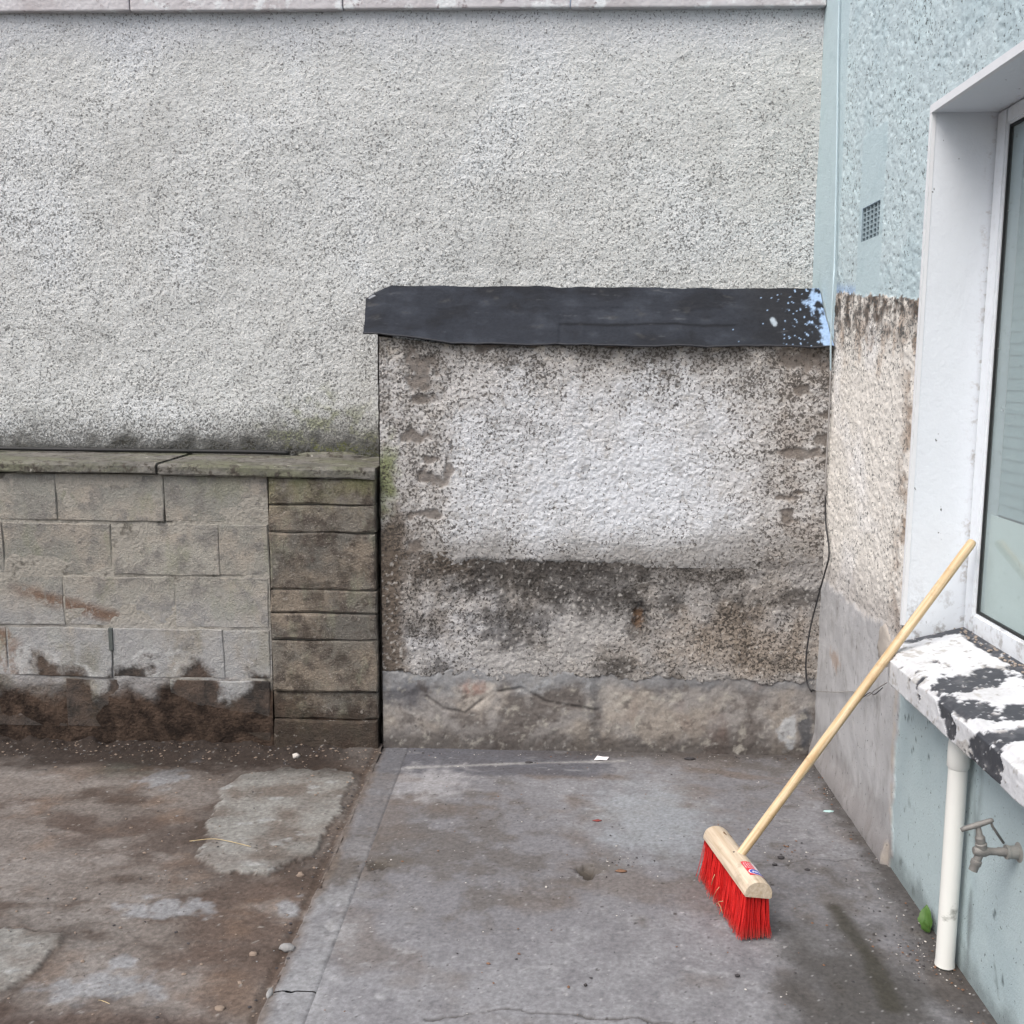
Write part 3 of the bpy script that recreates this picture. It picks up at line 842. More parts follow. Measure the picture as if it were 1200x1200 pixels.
# ================================================================== BLACK FLASHING
fl = tag(empty('flashing', (0.2, YI, 1.75)), 'dark slate coloured felt flashing strip sloping off the tall wall, blue paint on one end', 'flashing')
us = axis((0.0, 1.0, 0.0026)); ts = axis((0.0, 1.0, 0.016))
U, T = np.meshgrid(us, ts, indexing='ij')
x0 = -0.757 - 0.058 * T
x1 = 1.112
Xf = x0 + (x1 - x0) * U
zt = 1.958 - 0.010 * U + 0.010 * fbm(Xf, T * 0, 0.2, 5, 401)
cut = np.clip((-0.705 - Xf) / 0.105, 0, 1)
zt = zt - 0.055 * cut ** 1.3 - 0.008 * sst(0.75, 1.1, Xf)
zbm = 1.704 + 0.012 * fbm(Xf, T * 0, 0.22, 5, 402) + 0.040 * np.clip((-0.40 - Xf) / 0.36, 0, 1) ** 0.9 - 0.008 * U
yt, yb = YG - 0.018 - 0.13 * sst(0.75, 1.1, Xf), YI - 0.034
prof = T ** 0.85
Yf = yb + (yt - yb) * prof + 0.012 * fbm(Xf, T, 0.35, 4, 403)
Zf = zbm + (zt - zbm) * T + 0.004 * fbm(Xf, T * 0.3, 0.12, 4, 404)
lap = (1 - sst(0.30, 0.335, T + 0.02 * fbm(Xf, T * 0, 0.3, 3, 405))) * sst(0.03, 0.06, Xf) * (1 - sst(0.74, 0.80, Xf))
Yf = Yf - 0.012 * lap
Zf = Zf - 0.003 * lap
Yf = Yf + 0.010 * fbm(Xf * 0.35, T * 0.35, 0.07, 5, 415, .6) - 0.006 * np.exp(-((T - 0.62 - 0.15 * fbm(Xf, T * 0, 0.4, 3, 416)) / 0.03) ** 2) + 0.006 * np.exp(-((Xf - 0.03 - 0.02 * T) / 0.008) ** 2) * (T < 0.45)
n1 = fbm(Xf, Zf * 2, 0.25, 5, 406); n2 = fbm(Xf * 0.5, Zf, 0.05, 5, 407)
C = np.ones(Xf.shape + (3,)) * lin(50, 54, 62)
C = mixc(C, lin(66, 71, 80), 0.6 * sst(0.0, 0.5, n1 + 0.8 * n2))
C = mixc(C, lin(38, 40, 45), 0.7 * sst(0.0, 0.4, -n1 + 0.4 * n2))
C = mixc(C, lin(84, 84, 84), 0.4 * sst(0.3, 0.5, n2) )
C = mixc(C, lin(44, 46, 50), 0.8 * sst(0.72, 0.95, Xf + 0.1 * n1))
lapc = np.exp(-((T - 0.335 - 0.03 * fbm(Xf, T * 0, 0.3, 3, 405)) / 0.018) ** 2) * sst(0.0, 0.06, Xf) * (1 - sst(0.72, 0.80, Xf))
C = mixc(C, lin(22, 23, 26), 0.8 * lapc)
C = mixc(C, lin(98, 101, 106), 0.5 * sst(0.3, 0.5, fbm(Xf * 0.25, T * 0.5, 0.05, 5, 417, .65)))
# splashes of house paint on the house end
pn = fbm(Xf, Zf, 0.05, 4, 408, 0.6)
spl = sst(1.055, 1.085, Xf + 0.10 * pn) * sst(-0.35, -0.1, fbm(Xf, Zf, 0.04, 4, 409))
spl = np.maximum(spl, sst(0.44, 0.50, fbm(Xf * 1.3 + Zf, Zf - 0.4 * Xf, 0.022, 4, 410) + 0.14 * sst(0.85, 1.05, Xf) - 0.12 * (Xf < 0.85) - 0.6 * (Xf < 0.70)))
C = mixc(C, lin(150, 176, 208), 0.95 * spl)
C = mixc(C, lin(190, 204, 216), 0.8 * blob(Xf, Zf, (0.905, 1.795, 0.012, 0.018), 411, 0.6))
top = np.stack([Xf, Yf, Zf], -1)
C = C * np.where(spl > 0.5, 1.0, 0.72)[..., None]
grid('felt_sheet', top, C, m_felt, fl)
und = top[:, :12] + np.array([0, 0.004, -0.005])
grid('felt_underside', und, C[:, :12] * 0.9, m_felt, fl)
# rolled lower edge
tube('drip_edge', [tuple(top[i, 0] + np.array([0, 0.002, -0.002])) for i in range(0, top.shape[0], 3)], 0.0042, plain('felt_edge', lin(50, 52, 57), 0.7), fl, 6)
# torn corner curling off the wall
m_feltp = plain('felt_plain', lin(120, 124, 130), 0.6)
bm = bmesh.new()
pts = [(-0.80, YG - 0.05, 1.90), (-0.775, YG - 0.07, 1.888), (-0.72, YG - 0.06, 1.915), (-0.70, YG - 0.03, 1.940), (-0.735, YG - 0.025, 1.925), (-0.785, YG - 0.03, 1.915)]
vs = [bm.verts.new(p) for p in pts]
cv = bm.verts.new((-0.752, YG - 0.062, 1.912))
for k in range(6): bm.faces.new((vs[k], vs[(k + 1) % 6], cv))
bmobj('torn_corner', bm, m_feltp, fl, True)

# ================================================================== HOUSE
HX = 1.12
house = tag(empty('house', (HX, 2.0, 0)), 'house side wall in pale blue roughcast and smooth paint with white window', 'house')
ys = axis((-3.0, 2.2, 0.06), (2.2, 4.56, 0.0058))
zs = axis((-0.06, 0.62, 0.012), (0.62, 3.45, 0.0052))
Y, Z = np.meshgrid(ys, zs, indexing='ij')
n1 = fbm(Y, Z, 0.4, 5, 501); n2 = fbm(Y, Z, 0.1, 5, 502, 0.6); n3 = fbm(Y, Z, 0.02, 3, 503, 0.6)
zb = 1.86 + (Y - 3.7) * 0.10 + 0.02 * n2 + 0.012 * n3
blue = sst(-0.006, 0.006, Z - zb)
blue = np.where(Y > 4.16, sst(1.60, 1.62, Z), blue)
under = (Z < 0.78) & (Y < 3.5)
C = np.ones(Y.shape + (3,)) * lin(191, 208, 213)
C = mixc(C, lin(194, 213, 218), sst(0.0, 0.4, n1))
C = mixc(C, lin(172, 194, 201), 0.5 * sst(0.0, 0.4, -n1 + 0.3 * n2))
A = (0.43 + 0.2 * n1 + 0.25 * n2) * blue
C = mixc(C, lin(150, 178, 214), 0.8 * blue * (1 - sst(0.0, 0.05, Z - zb + 0.03 * n2)) * sst(3.6, 3.8, Y))
# unpainted roughcast
raw = np.ones(Y.shape + (3,)) * lin(222, 219, 213)
raw = mixc(raw, lin(230, 229, 227), sst(0.0, 0.4, n1))
raw = mixc(raw, lin(148, 122, 98), 0.55 * sst(0.05, 0.5, fbm(Y, Z * 0.6, 0.09, 5, 505, .7) + 0.4 * sst(1.4, 1.8, Z) - 0.22))
raw = mixc(raw, lin(132, 108, 86), 0.75 * (1 - sst(3.24, 3.40, Y + 0.07 * n2)) * sst(-0.2, 0.2, n2))
raw = mixc(raw, lin(74, 62, 53), 0.9 * sst(1.66, 1.80, Z + 0.09 * n2) * sst(-0.25, 0.2, fbm(Y, Z, 0.06, 4, 506)))
A = A + (1 - blue) * (0.50 + 0.3 * n2 + 0.2 * sst(1.5, 1.8, Z))
raw = mixc(raw, lin(160, 156, 154), 0.6 * (1 - sst(0.76, 0.95, Z + 0.1 * n2)))
C = np.where((blue < 0.5)[..., None], raw, C)
# smooth grey plinth of the house
zp = 0.745 + 0.05 * fbm(Y, Z * 0.3, 0.16, 5, 507, .6) + 0.05 * sst(3.5, 3.25, Y) * 0
pl = (1 - sst(-0.010, 0.014, Z - zp + 0.02 * n3)) * (Y < 4.2)
pc = np.ones(Y.shape + (3,)) * lin(176, 177, 179)
pc = mixc(pc, lin(192, 193, 195), 0.7 * sst(0.0, 0.4, fbm(Y, Z * 0.6, 0.12, 6, 508, .65)))
pc = mixc(pc, lin(146, 145, 144), 0.6 * sst(0.05, 0.4, fbm(Y, Z * 0.5, 0.09, 6, 509, .7)))
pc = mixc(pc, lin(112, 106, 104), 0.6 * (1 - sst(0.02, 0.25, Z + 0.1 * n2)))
pc = mixc(pc, lin(84, 78, 76), 0.7 * sst(0.42, 0.52, n3))
pc = mixc(pc, lin(160, 132, 108), 0.5 * blob(Y, Z, (3.905, 0.485, 0.0593, 0.0325), 510, 1.0, 0.4, 0.03))
C = C * (1 - pl[..., None]) + pc * pl[..., None]
# painted smooth wall below the window
yp = 3.185 + 0.035 * n2 + 0.02 * fbm(Y * 0, Z, 0.15, 4, 517)
pg = (1 - sst(-0.004, 0.004, Y - yp)) * (Z < 0.80)
gc = np.ones(Y.shape + (3,)) * lin(178, 195, 199)
gc = mixc(gc, lin(168, 186, 191), 0.7 * sst(0.0, 0.4, fbm(Y, Z, 0.3, 5, 511)))
gc = mixc(gc, lin(110, 122, 122), 0.7 * sst(0.36, 0.5, fbm(Y, Z * 0.6, 0.07, 5, 512)) * (1 - sst(0.1, 0.5, Z)))
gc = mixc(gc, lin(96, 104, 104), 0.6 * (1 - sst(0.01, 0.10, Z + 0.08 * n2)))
gc = mixc(gc, lin(92, 98, 98), 0.65 * (1 - sst(0.0, 0.035, np.abs(Y - 2.575 + 0.02 * n2))) * sst(-0.3, 0.1, fbm(Y, Z * 0.4, 0.08, 4, 513)))  # pipe's shadow and stain on the wall, painted as one dark stripe
gc = mixc(gc, lin(74, 84, 86), 0.8 * sst(0.50, 0.58, fbm(Y + Z * .5, Z * .7, 0.05, 4, 514) + 0.2 * blob(Y, Z, (3.056, 0.559, 0.167, 0.0583), 516, .5)))
C = C * (1 - pg[..., None]) + gc * pg[..., None]
edge = (1 - sst(0.0, 0.03, np.abs(Y - yp - 0.02 + 0.02 * n2))) * pl * (Z < 0.62)
C = mixc(C, lin(184, 174, 160), 0.6 * edge * sst(-0.2, 0.2, fbm(Y, Z, 0.08, 4, 515)))
# relief
hd = dash(Y, Z, 0.0145, 520, 0.6)
pit = sst(0.15, 0.45, fbm(Y * 0.8 + 0.4 * Z, Z - 0.3 * Y, 0.024, 3, 504))
hb = 0.0022 * hd - 0.0035 * pit + 0.003 * fbm(Y, Z, 0.05, 3, 521)
smooth = np.maximum((Y > 4.16) * 1.0, 1 - sst(0.0, 0.008, np.maximum(np.abs(Y - 3.765) - 0.135, np.abs(Z - 2.145) - 0.285)))
hb = hb * (1 - 0.8 * smooth) + 0.002 * smooth
hr = 0.007 * hd + 0.004 * fbm(Y, Z, 0.06, 3, 522)
hp = 0.008 + 0.006 * fbm(Y, Z, 0.12, 6, 523, .65) + 0.02 * (1 - sst(0.0, 0.12, Z)) * (Y > 3.2)
hh = np.where(blue > 0.5, hb, hr)
hh = hh * (1 - pl) + hp * pl
hh = hh * (1 - pg) + pg * (0.002 + 0.0015 * fbm(Y, Z, 0.1, 4, 524))
C = C * (1 - (smooth * blue)[..., None]) + (smooth * blue)[..., None] * mixc(np.ones(Y.shape + (3,)) * lin(184, 204, 210), lin(172, 194, 200), 0.6 * sst(0.1, 0.4, n2))
hh = np.where((Y < 3.235) & (Z > 0.72) & (Z < 2.39), np.minimum(hh, 0.002), hh)
yc, zc = 0.5 * (Y[:-1, :-1] + Y[1:, 1:]), 0.5 * (Z[:-1, :-1] + Z[1:, 1:])
WY, WZ0, WZ1 = 3.211, 0.735, 2.357
VY0, VY1, VZ0, VZ1 = 3.662, 3.872, 2.060, 2.180
hole = ((yc < WY) & (yc > 1.0) & (zc > WZ0) & (zc < WZ1)) | ((yc > VY0) & (yc < VY1) & (zc > VZ0) & (zc < VZ1))
A = A * (1 - pl) * (1 - pg) * (1 - 0.75 * smooth) + 0.24 * pl
grid('wall', np.stack([HX - hh, Y, Z], -1), C, m_paintwall, house, ~hole, A=A)

# ---- window reveal
def white_mat(name, c, rough, dthr, grime=.6):
    M = Mat(name, rough, 0.4)
    p = M.pos()
    x, y, z = M.sep(p)
    n = M.noise(p, 5, 5)
    k = M.mix(n, np.array(c) * 0.93, np.clip(np.array(c) * 1.05, 0, .9))
    # mould and grime where the jamb meets the frame, and scattered flecks
    edge = M.ss(1.275, 1.315, M.math('ADD', x, M.math('MULTIPLY', M.math('SUBTRACT', M.noise(p, 14, 6, .7), .5), 0.12)))
    k = M.mix(M.math('MULTIPLY', edge, M.math('MULTIPLY', M.ss(.5, .66, M.noise(p, 40, 6, .7)), grime)), k, lin(150, 142, 134))
    k = M.mix(M.ss(dthr, dthr + .03, M.noise(M.scale(p, 1, 1, .55), 34, 4, .6)), k, lin(70, 70, 70))
    k = M.mix(M.math('MULTIPLY', M.ss(1.0, .76, z), M.math('MULTIPLY', M.ss(.5, .66, M.noise(p, 18, 6, .7)), .7)), k, lin(120, 112, 104))
    M.col(k)
    M.bump(M.noise(p, 60, 4), 0.0015)
    return M.m
m_rev = white_mat('reveal_paint', lin(224, 231, 238), 0.55, 0.70)
WXI = 1.308
bm = bmesh.new()
box(bm, HX + 0.004, WXI + 0.05, WY, WY + 0.06, WZ0, WZ1 + 0.06)
bmobj('window_jamb', bm, m_rev, house)
bm = bmesh.new()
box(bm, HX + 0.004, WXI + 0.05, 0.9, WY - 0.001, WZ1, WZ1 + 0.06)
bmobj('lintel_soffit', bm, m_rev, house)
# corner bead round the opening
m_bead = plain('corner_bead_paint', lin(226, 230, 234), 0.5, 0.05)
bm = bmesh.new()
box(bm, HX - 0.0045, HX + 0.01, WY - 0.0015, WY + 0.012, 0.80, WZ1 - 0.002)
bmobj('corner_bead', bm, m_bead, house)
bm = bmesh.new()
box(bm, HX - 0.0048, HX + 0.01, 0.9, WY + 0.012, WZ1 - 0.0015, WZ1 + 0.022)
bmobj('corner_bead', bm, m_bead, house)
# ---- window
m_pvc = white_mat('white_upvc', lin(226, 232, 238), 0.32, 0.76, .12)
win = bmobj('window', (lambda b: (box(b, WXI + 0.012, WXI + 0.06, 1.02, WY, 0.800, WZ1), b)[1])(bmesh.new()), m_pvc, house)
# hollow it: the frame is four bars, so drop the solid and rebuild as bars in one mesh
bm = bmesh.new()
FT = 0.068
for d in ((WXI, WXI + 0.06, WY - FT, WY - 0.001, 0.790, WZ1 - 0.001), (WXI, WXI + 0.06, 1.02, 1.02 + FT, 0.790, WZ1 - 0.001),
          (WXI, WXI + 0.06, 1.02 + FT, WY - FT, 0.790, 0.790 + FT), (WXI, WXI + 0.06, 1.02 + FT, WY - FT, WZ1 - 0.001 - 0.05, WZ1 - 0.001)):
    box(bm, *d)
bmesh.ops.bevel(bm, geom=list(bm.edges), offset=0.006, segments=2, affect='EDGES')
old = win.data
win.data = bpy.data.meshes.new('window')
bmesh.ops.recalc_face_normals(bm, faces=bm.faces)
bm.to_mesh(win.data)
bm.free()
win.data.materials.append(m_pvc)
bpy.data.meshes.remove(old)
gy0, gy1, gz0, gz1 = 1.02 + FT, WY - FT, 0.790 + FT, WZ1 - 0.051
m_gask = plain('gasket_rubber', (0.015, 0.017, 0.018), 0.6)
bm = bmesh.new()
for d in ((WXI + 0.010, WXI + 0.02, gy1 - 0.007, gy1 + 0.001, gz0, gz1), (WXI + 0.010, WXI + 0.02, gy0 - .001, gy0 + 0.007, gz0, gz1),
          (WXI + 0.010, WXI + 0.02, gy0 + .007, gy1 - .007, gz0 - .001, gz0 + 0.007), (WXI + 0.010, WXI + 0.02, gy0 + .007, gy1 - .007, gz1 - 0.007, gz1 + .001)):
    box(bm, *d)
bmobj('gasket', bm, m_gask, win)
def glass_mat():
    M = Mat('window_glass', 0.03)
    t = M.t
    out = t.nodes['Material Output']
    tr = M.n('BsdfTransparent'); tr.inputs[0].default_value = (0.92, 0.97, 0.97, 1)
    gl = M.n('BsdfGlossy'); gl.inputs['Roughness'].default_value = 0.03
    fr = M.n('LayerWeight'); fr.inputs['Blend'].default_value = 0.5
    fk = M.math('ADD', 0.04, M.math('MULTIPLY', M.math('POWER', fr.outputs['Facing'], 4.0), 0.6))
    mx = M.n('MixShader')
    t.links.new(fk, mx.inputs[0]); t.links.new(tr.outputs[0], mx.inputs[1]); t.links.new(gl.outputs[0], mx.inputs[2])
    df = M.n('BsdfDiffuse'); df.inputs[0].default_value = (0.50, 0.56, 0.56, 1)
    mx2 = M.n('MixShader')
    p = M.pos()
    M.set(mx2.inputs[0], M.math('ADD', 0.14, M.math('MULTIPLY', M.ss(.62, .72, M.noise(p, 38, 5, .7)), .3)))
    t.links.new(mx.outputs[0], mx2.inputs[1]); t.links.new(df.outputs[0], mx2.inputs[2])
    t.links.new(mx2.outputs[0], out.inputs['Surface'])
    return M.m
bm = bmesh.new()
box(bm, WXI + 0.016, WXI + 0.020, gy0 - 0.0005, gy1 + 0.0005, gz0, gz1)
bmobj('pane', bm, glass_mat(), win)
# behind the glass: inner board, slatted blind, pale panel imitating the pane's lower reflection
m_in = plain('interior_wall', lin(138, 146, 150), 0.9, 0.1)
bm = bmesh.new()
box(bm, WXI + 0.5, WXI + 0.52, 0.5, 3.7, 0.5, 2.6)
box(bm, WXI + 0.062, WXI + 0.5, 3.66, 3.70, 0.5, 2.6)
bmobj('interior', bm, m_in, house)
m_refl = plain('lower_reflection', lin(236, 240, 238), 0.8, 0.05)
bm = bmesh.new()
box(bm, WXI + 0.034, WXI + 0.038, gy0 - 0.02, gy1 + 0.02, 0.82, 1.165)
bmobj('reflection_panel', bm, m_refl, win)
m_slat = plain('blind_slat', lin(178, 188, 192), 0.6, 0.05)
sm = None
for k in range(33):
    z = 1.190 + k * 0.034
    if sm is None:
        o = pyobj('blind_slat', [(WXI + .0442, gy0, -.019), (WXI + .0475, gy0, .019), (WXI + .0475, gy1 - .022, .019), (WXI + .0442, gy1 - .022, -.019),
                                 (WXI + .0442, gy0, -.0205), (WXI + .0475, gy0, .0175), (WXI + .0475, gy1 - .022, .0175), (WXI + .0442, gy1 - .022, -.0205)],
                  [(0, 1, 2, 3), (7, 6, 5, 4), (0, 3, 7, 4), (1, 5, 6, 2), (0, 4, 5, 1), (2, 6, 7, 3)], m_slat, win)
        sm = o.data
    else:
        o = bpy.data.objects.new('blind_slat', sm)
        COL.objects.link(o)
        o.parent = win
    o.location = (0, 0, z)

# ---- window sill with flaking paint
OUT = [(3.21, 1.308), (3.205, 1.115), (3.175, 1.098), (3.06, 1.034), (3.00, 1.028)]
ys = axis((0.6, 2.1, 0.05), (2.1, 3.205, 0.0036))
vs_ = axis((0.0, 1.0, 0.0085))
YY, V = np.meshgrid(ys, vs_, indexing='ij')
xo = np.interp(YY, [0.6, 2.95, 3.02, 3.06, 3.175, 3.205], [1.028, 1.028, 1.030, 1.036, 1.098, 1.116])
xo = xo + 0.004 * fbm(YY, YY * 0, 0.12, 4, 601)
# profile: back edge at the frame -> front arris -> down the nose -> under
Vt, Vn = 0.70, 0.93
top_t = np.clip(V / Vt, 0, 1)
nose_t = np.clip((V - Vt) / (Vn - Vt), 0, 1)
un_t = np.clip((V - Vn) / (1 - Vn), 0, 1)
zback, zfr, zbot = 0.800, 0.748, 0.664
xs_ = 1.312 + (xo - 1.312) * top_t + un_t * (HX + 0.01 - xo)
zs_ = zback + (zfr - zback) * top_t - (zfr - zbot) * nose_t - 0.0 * un_t
arr = np.exp(-((V - Vt) / 0.025) ** 2)
zs_ = zs_ - 0.008 * arr; xs_ = xs_ + 0.006 * arr
nn = fbm(YY, xs_ * 1.5 + zs_, 0.16, 5, 602, 0.6)
ss_ = np.where(V < Vt, xs_, xo - (zfr - zs_))         # unrolled coordinate across the sill
n_f = fbm(YY * 0.8, ss_, 0.05, 5, 603, 0.65)
bare = np.zeros(V.shape)
n_g = fbm(YY, ss_, 0.022, 4, 605, 0.7)
def sil(b, seed, rag=1.1, s=0.07):
    d = np.hypot((ss_ - b[0]) / (b[2] * .92), (YY - b[1]) / (b[3] * .84)) + rag * fbm(ss_, YY * 0.7, s, 5, seed, .6) + 0.35 * n_g
    return 1 - sst(0.95, 1.05, d)
for i, b in enumerate([(1.19, 2.74, 0.10, 0.075), (1.10, 2.70, 0.09, 0.07), (1.18, 2.46, 0.10, 0.06), (1.06, 2.52, 0.05, 0.07), (1.23, 2.28, 0.10, 0.10), (1.02, 2.61, 0.045, 0.055),
                       (0.975, 2.55, 0.03, 0.04), (0.99, 2.36, 0.06, 0.08), (1.10, 2.32, 0.08, 0.05), (1.03, 2.80, 0.035, 0.012), (0.985, 2.30, 0.07, 0.05)]):
    bare = np.maximum(bare, sil(b, 610 + i))
bare = np.maximum(bare, (1 - sst(0.04, 0.05, 3.205 - YY + 0.06 * nn)) * sst(1.09, 1.13, ss_ + 0.02 * nn))
bare = np.maximum(bare, sst(1.255, 1.268, ss_ + 0.05 * nn))
bare = np.maximum(bare, sst(0.36, 0.40, n_f + 0.25 * nn + 0.15 * n_g))
bare = np.clip(bare, 0, 1) * (1 - 0.85 * sst(0.33, 0.40, n_g + 0.25 * n_f))
thin = np.clip(sst(0.28, 0.33, n_f + 0.25 * nn + 0.2 * n_g) + sst(0.22, 0.3, fbm(YY * .7, ss_, 0.09, 5, 606, .65)), 0, 1)
C = np.ones(V.shape + (3,)) * lin(204, 207, 211)
C = mixc(C, lin(186, 188, 190), 0.7 * sst(0.0, 0.4, nn))
C = mixc(C, lin(150, 144, 138), 0.6 * sst(0.25, 0.45, fbm(YY, ss_, 0.1, 5, 604, .65)))
dark = mixc(np.ones(V.shape + (3,)) * lin(62, 65, 71), lin(88, 90, 95), sst(0.0, 0.4, n_f))
dark = mixc(dark, lin(116, 112, 108), sst(0.1, 0.4, nn) * sst(1.22, 1.27, ss_))
C = mixc(C, lin(164, 162, 158), 0.75 * thin)
C = mixc(C, lin(118, 108, 98), 0.6 * sst(0.3, 0.45, fbm(YY, ss_, 0.04, 5, 607, .7)))
dark = mixc(dark, lin(132, 130, 128), 0.6 * sst(0.25, 0.4, n_g + 0.3 * nn))
C = C * (1 - bare[..., None]) + dark * bare[..., None]
pr = 0.0034 * (1 - bare) + 0.0012 * (1 - bare) * sst(0.0, 0.3, n_f) + 0.0012 * n_f
P = np.stack([xs_ - pr * (V > Vt), YY, zs_ + pr * (V <= Vt)], -1)
sill = grid('window_sill', P, C, m_sill, house)
sill['label'] = 'window sill with flaking white paint over dark grey'
# crumbs and old sealant along the frame foot
bm = bmesh.new()
for k in range(130):
    y = random.uniform(2.2, 3.19)
    c = Vector((1.285 + random.uniform(-.02, .018), y, 0.797 + random.uniform(0, .003)))
    r = random.uniform(.002, .005)
    bmesh.ops.create_icosphere(bm, subdivisions=1, radius=r, matrix=Matrix.Translation(c) @ Matrix.Diagonal((1, random.uniform(.8, 2), .7, 1)))
tag(bmobj('paint_crumbs', bm, plain('crumb', lin(150, 140, 130), .9, .4, 60), sill), kind='stuff')

# ---- air vent
m_vent = plain('vent_paint', lin(150, 168, 176), 0.6, 0.08)
m_dark = plain('vent_void', (0.02, 0.021, 0.023), 0.9)
vent = bmobj('air_vent', (lambda b: (box(b, HX + 0.028, HX + 0.034, VY0 - .01, VY1 + .01, VZ0 - .01, VZ1 + .01), b)[1])(bmesh.new()), m_dark, house)
def bar(name, d):
    bm = bmesh.new()
    box(bm, *d)
    bmobj(name, bm, m_vent, vent)
hn, vn = 6, 4
for k in range(hn + 2):
    z = VZ0 + (VZ1 - VZ0) * k / (hn + 1)
    bar('vent_slat', (HX + 0.004, HX + 0.0278, VY0 - 0.002, VY1 + 0.002, z - 0.0022, z + 0.0022))
for k in range(vn + 2):
    y = VY0 + (VY1 - VY0) * k / (vn + 1)
    bar('vent_bar', (HX + 0.002, HX + 0.0276, y - 0.0036, y + 0.0036, VZ0 - 0.0015, VZ1 + 0.0015))

# broken pipe stub by the sill end
m_stub = plain('old_clay', lin(168, 162, 155), 0.9, 0.2, 20, 0.002)
lumps('mortar_lump', (HX - 0.006, 3.34, 0.690), 0.010, 0.075, 0.068, m_stub, house, 9)

# ================================================================== DRAIN PIPE
m_pipe = plain('white_pipe_plastic', lin(224, 226, 222), 0.38, 0.04, 12, 0, dirt=lin(150, 152, 146), dsc=9, dthr=0.66)
px, py = 1.082, 2.625
pipe = tag(empty('drain_pipe', (px, py, 0)), 'white plastic drain pipe rising from the slab to the sill', 'pipe')
def lathe(name, prof, c, mat, parent, n=28):
    v, f = [], []
    for r, z in prof:
        for k in range(n):
            a = 2 * math.pi * k / n
            v.append((c[0] + r * math.cos(a), c[1] + r * math.sin(a), c[2] + z))
    for i in range(len(prof) - 1):
        for k in range(n):
            f.append((i * n + k, i * n + (k + 1) % n, (i + 1) * n + (k + 1) % n, (i + 1) * n + k))
    f.append(tuple(reversed(range(n)))); f.append(tuple(range((len(prof) - 1) * n, len(prof) * n)))
    o = pyobj(name, v, f, mat, parent)
    me = o.data
    me.shade_smooth()
    me.set_sharp_from_angle(angle=R(35))
    return o
lathe('pipe', [(0.0262, 0.004), (0.0245, 0.02), (0.0245, 0.56)], (px, py, 0), m_pipe, pipe)
lathe('socket', [(0.0245, 0.560), (0.0285, 0.566), (0.0285, 0.612), (0.0275, 0.630), (0.023, 0.648), (0.012, 0.658)], (px, py, 0), m_pipe, pipe)

# ================================================================== GARDEN TAP
m_brass = plain('tarnished_brass', lin(128, 127, 124), 0.6, 0.35, 60, 0.001, 0.25, 0.4)
m_tpaint = plain('painted_brass', lin(150, 150, 146), 0.55, 0.25, 60, 0.001, 0.2)
ty, tz = 2.338, 0.468
tap = tag(empty('garden_tap', (HX, ty, tz)), 'tarnished brass garden tap with T handle on pale painted wall', 'tap')
def lathe_axis(name, prof, base, axis_, mat, parent, n=18):
    o = lathe(name, prof, (0, 0, 0), mat, None, n)
    q = Vector((0, 0, 1)).rotation_difference(Vector(axis_).normalized())
    o.data.transform(Matrix.Translation(base) @ q.to_matrix().to_4x4())
    o.parent = parent
    o.matrix_parent_inverse = Matrix.Translation(parent.location).inverted()
    return o
lathe_axis('wall_flange', [(0.001, 0), (0.024, 0.0), (0.024, 0.006), (0.016, 0.009), (0.015, 0.028), (0.017, 0.030), (0.017, 0.036), (0.001, 0.036)], (HX + .004, ty, tz), (-1, 0, 0.0), m_tpaint, tap)
lathe_axis('body', [(0.001, 0), (0.0105, 0.0), (0.0105, 0.018), (0.0085, 0.022), (0.009, 0.040), (0.0135, 0.05), (0.0135, 0.066), (0.009, 0.076), (0.001, 0.078)], (HX - .031, ty, tz), (-1, 0, 0.02), m_brass, tap)
lathe_axis('bonnet', [(0.001, 0), (0.0125, 0.0), (0.0135, 0.014), (0.011, 0.016), (0.0115, 0.030), (0.0075, 0.036), (0.0055, 0.060), (0.001, 0.061)], (HX - .088, ty, tz + 0.006), (-0.22, 0, 1), m_brass, tap)
lathe_axis('spout', [(0.001, 0), (0.010, 0.0), (0.0095, 0.018), (0.0125, 0.020), (0.0125, 0.030), (0.0105, 0.033), (0.0105, 0.046), (0.007, 0.046), (0.001, 0.040)], (HX - .092, ty, tz - 0.004), (-0.30, 0, -1), m_brass, tap)
tube('handle', [(HX - 0.138, ty + 0.004, tz + 0.050), (HX - 0.130, ty + 0.003, tz + 0.0545), (HX - 0.102, ty, tz + 0.066), (HX - 0.075, ty - 0.003, tz + 0.078), (HX - 0.068, ty - 0.004, tz + 0.081)], [0.0045, 0.0062, 0.0072, 0.0062, 0.0045], m_brass, tap, 10)
tube('handle_stay', [(HX - 0.074, ty - .003, tz + 0.079), (HX - 0.068, ty - .002, tz + 0.064), (HX - 0.038, ty, tz + 0.022)], 0.0032, m_brass, tap, 8)

# ================================================================== CABLE
m_cbl = plain('black_cable', lin(46, 46, 48), 0.6, 0.2)
m_cbp = plain('cable_painted', lin(182, 202, 210), 0.6, 0.08)
cable = tag(empty('cable', (1.1, 4.1, 0.3)), 'thin loose cable hanging down the corner, blue painted at the top and black below', 'cable')
up = [(1.108, 4.29, 3.4), (1.108, 4.285, 3.0), (1.107, 4.22, 2.5), (1.104, 4.16, 2.05), (1.094, 4.122, 1.93), (1.094, 4.118, 1.72), (1.103, 4.135, 1.60)]
tube('painted_run', catmull(up, 10), 0.0036, m_cbp, cable, 8)
m_cbg = plain('cable_grey', lin(150, 148, 146), 0.6, 0.2)
tube('grey_run', catmull([(1.103, 4.135, 1.60), (1.105, 4.135, 1.40), (1.104, 4.136, 1.20), (1.106, 4.135, 1.10)], 8), 0.0034, m_cbg, cable, 8)
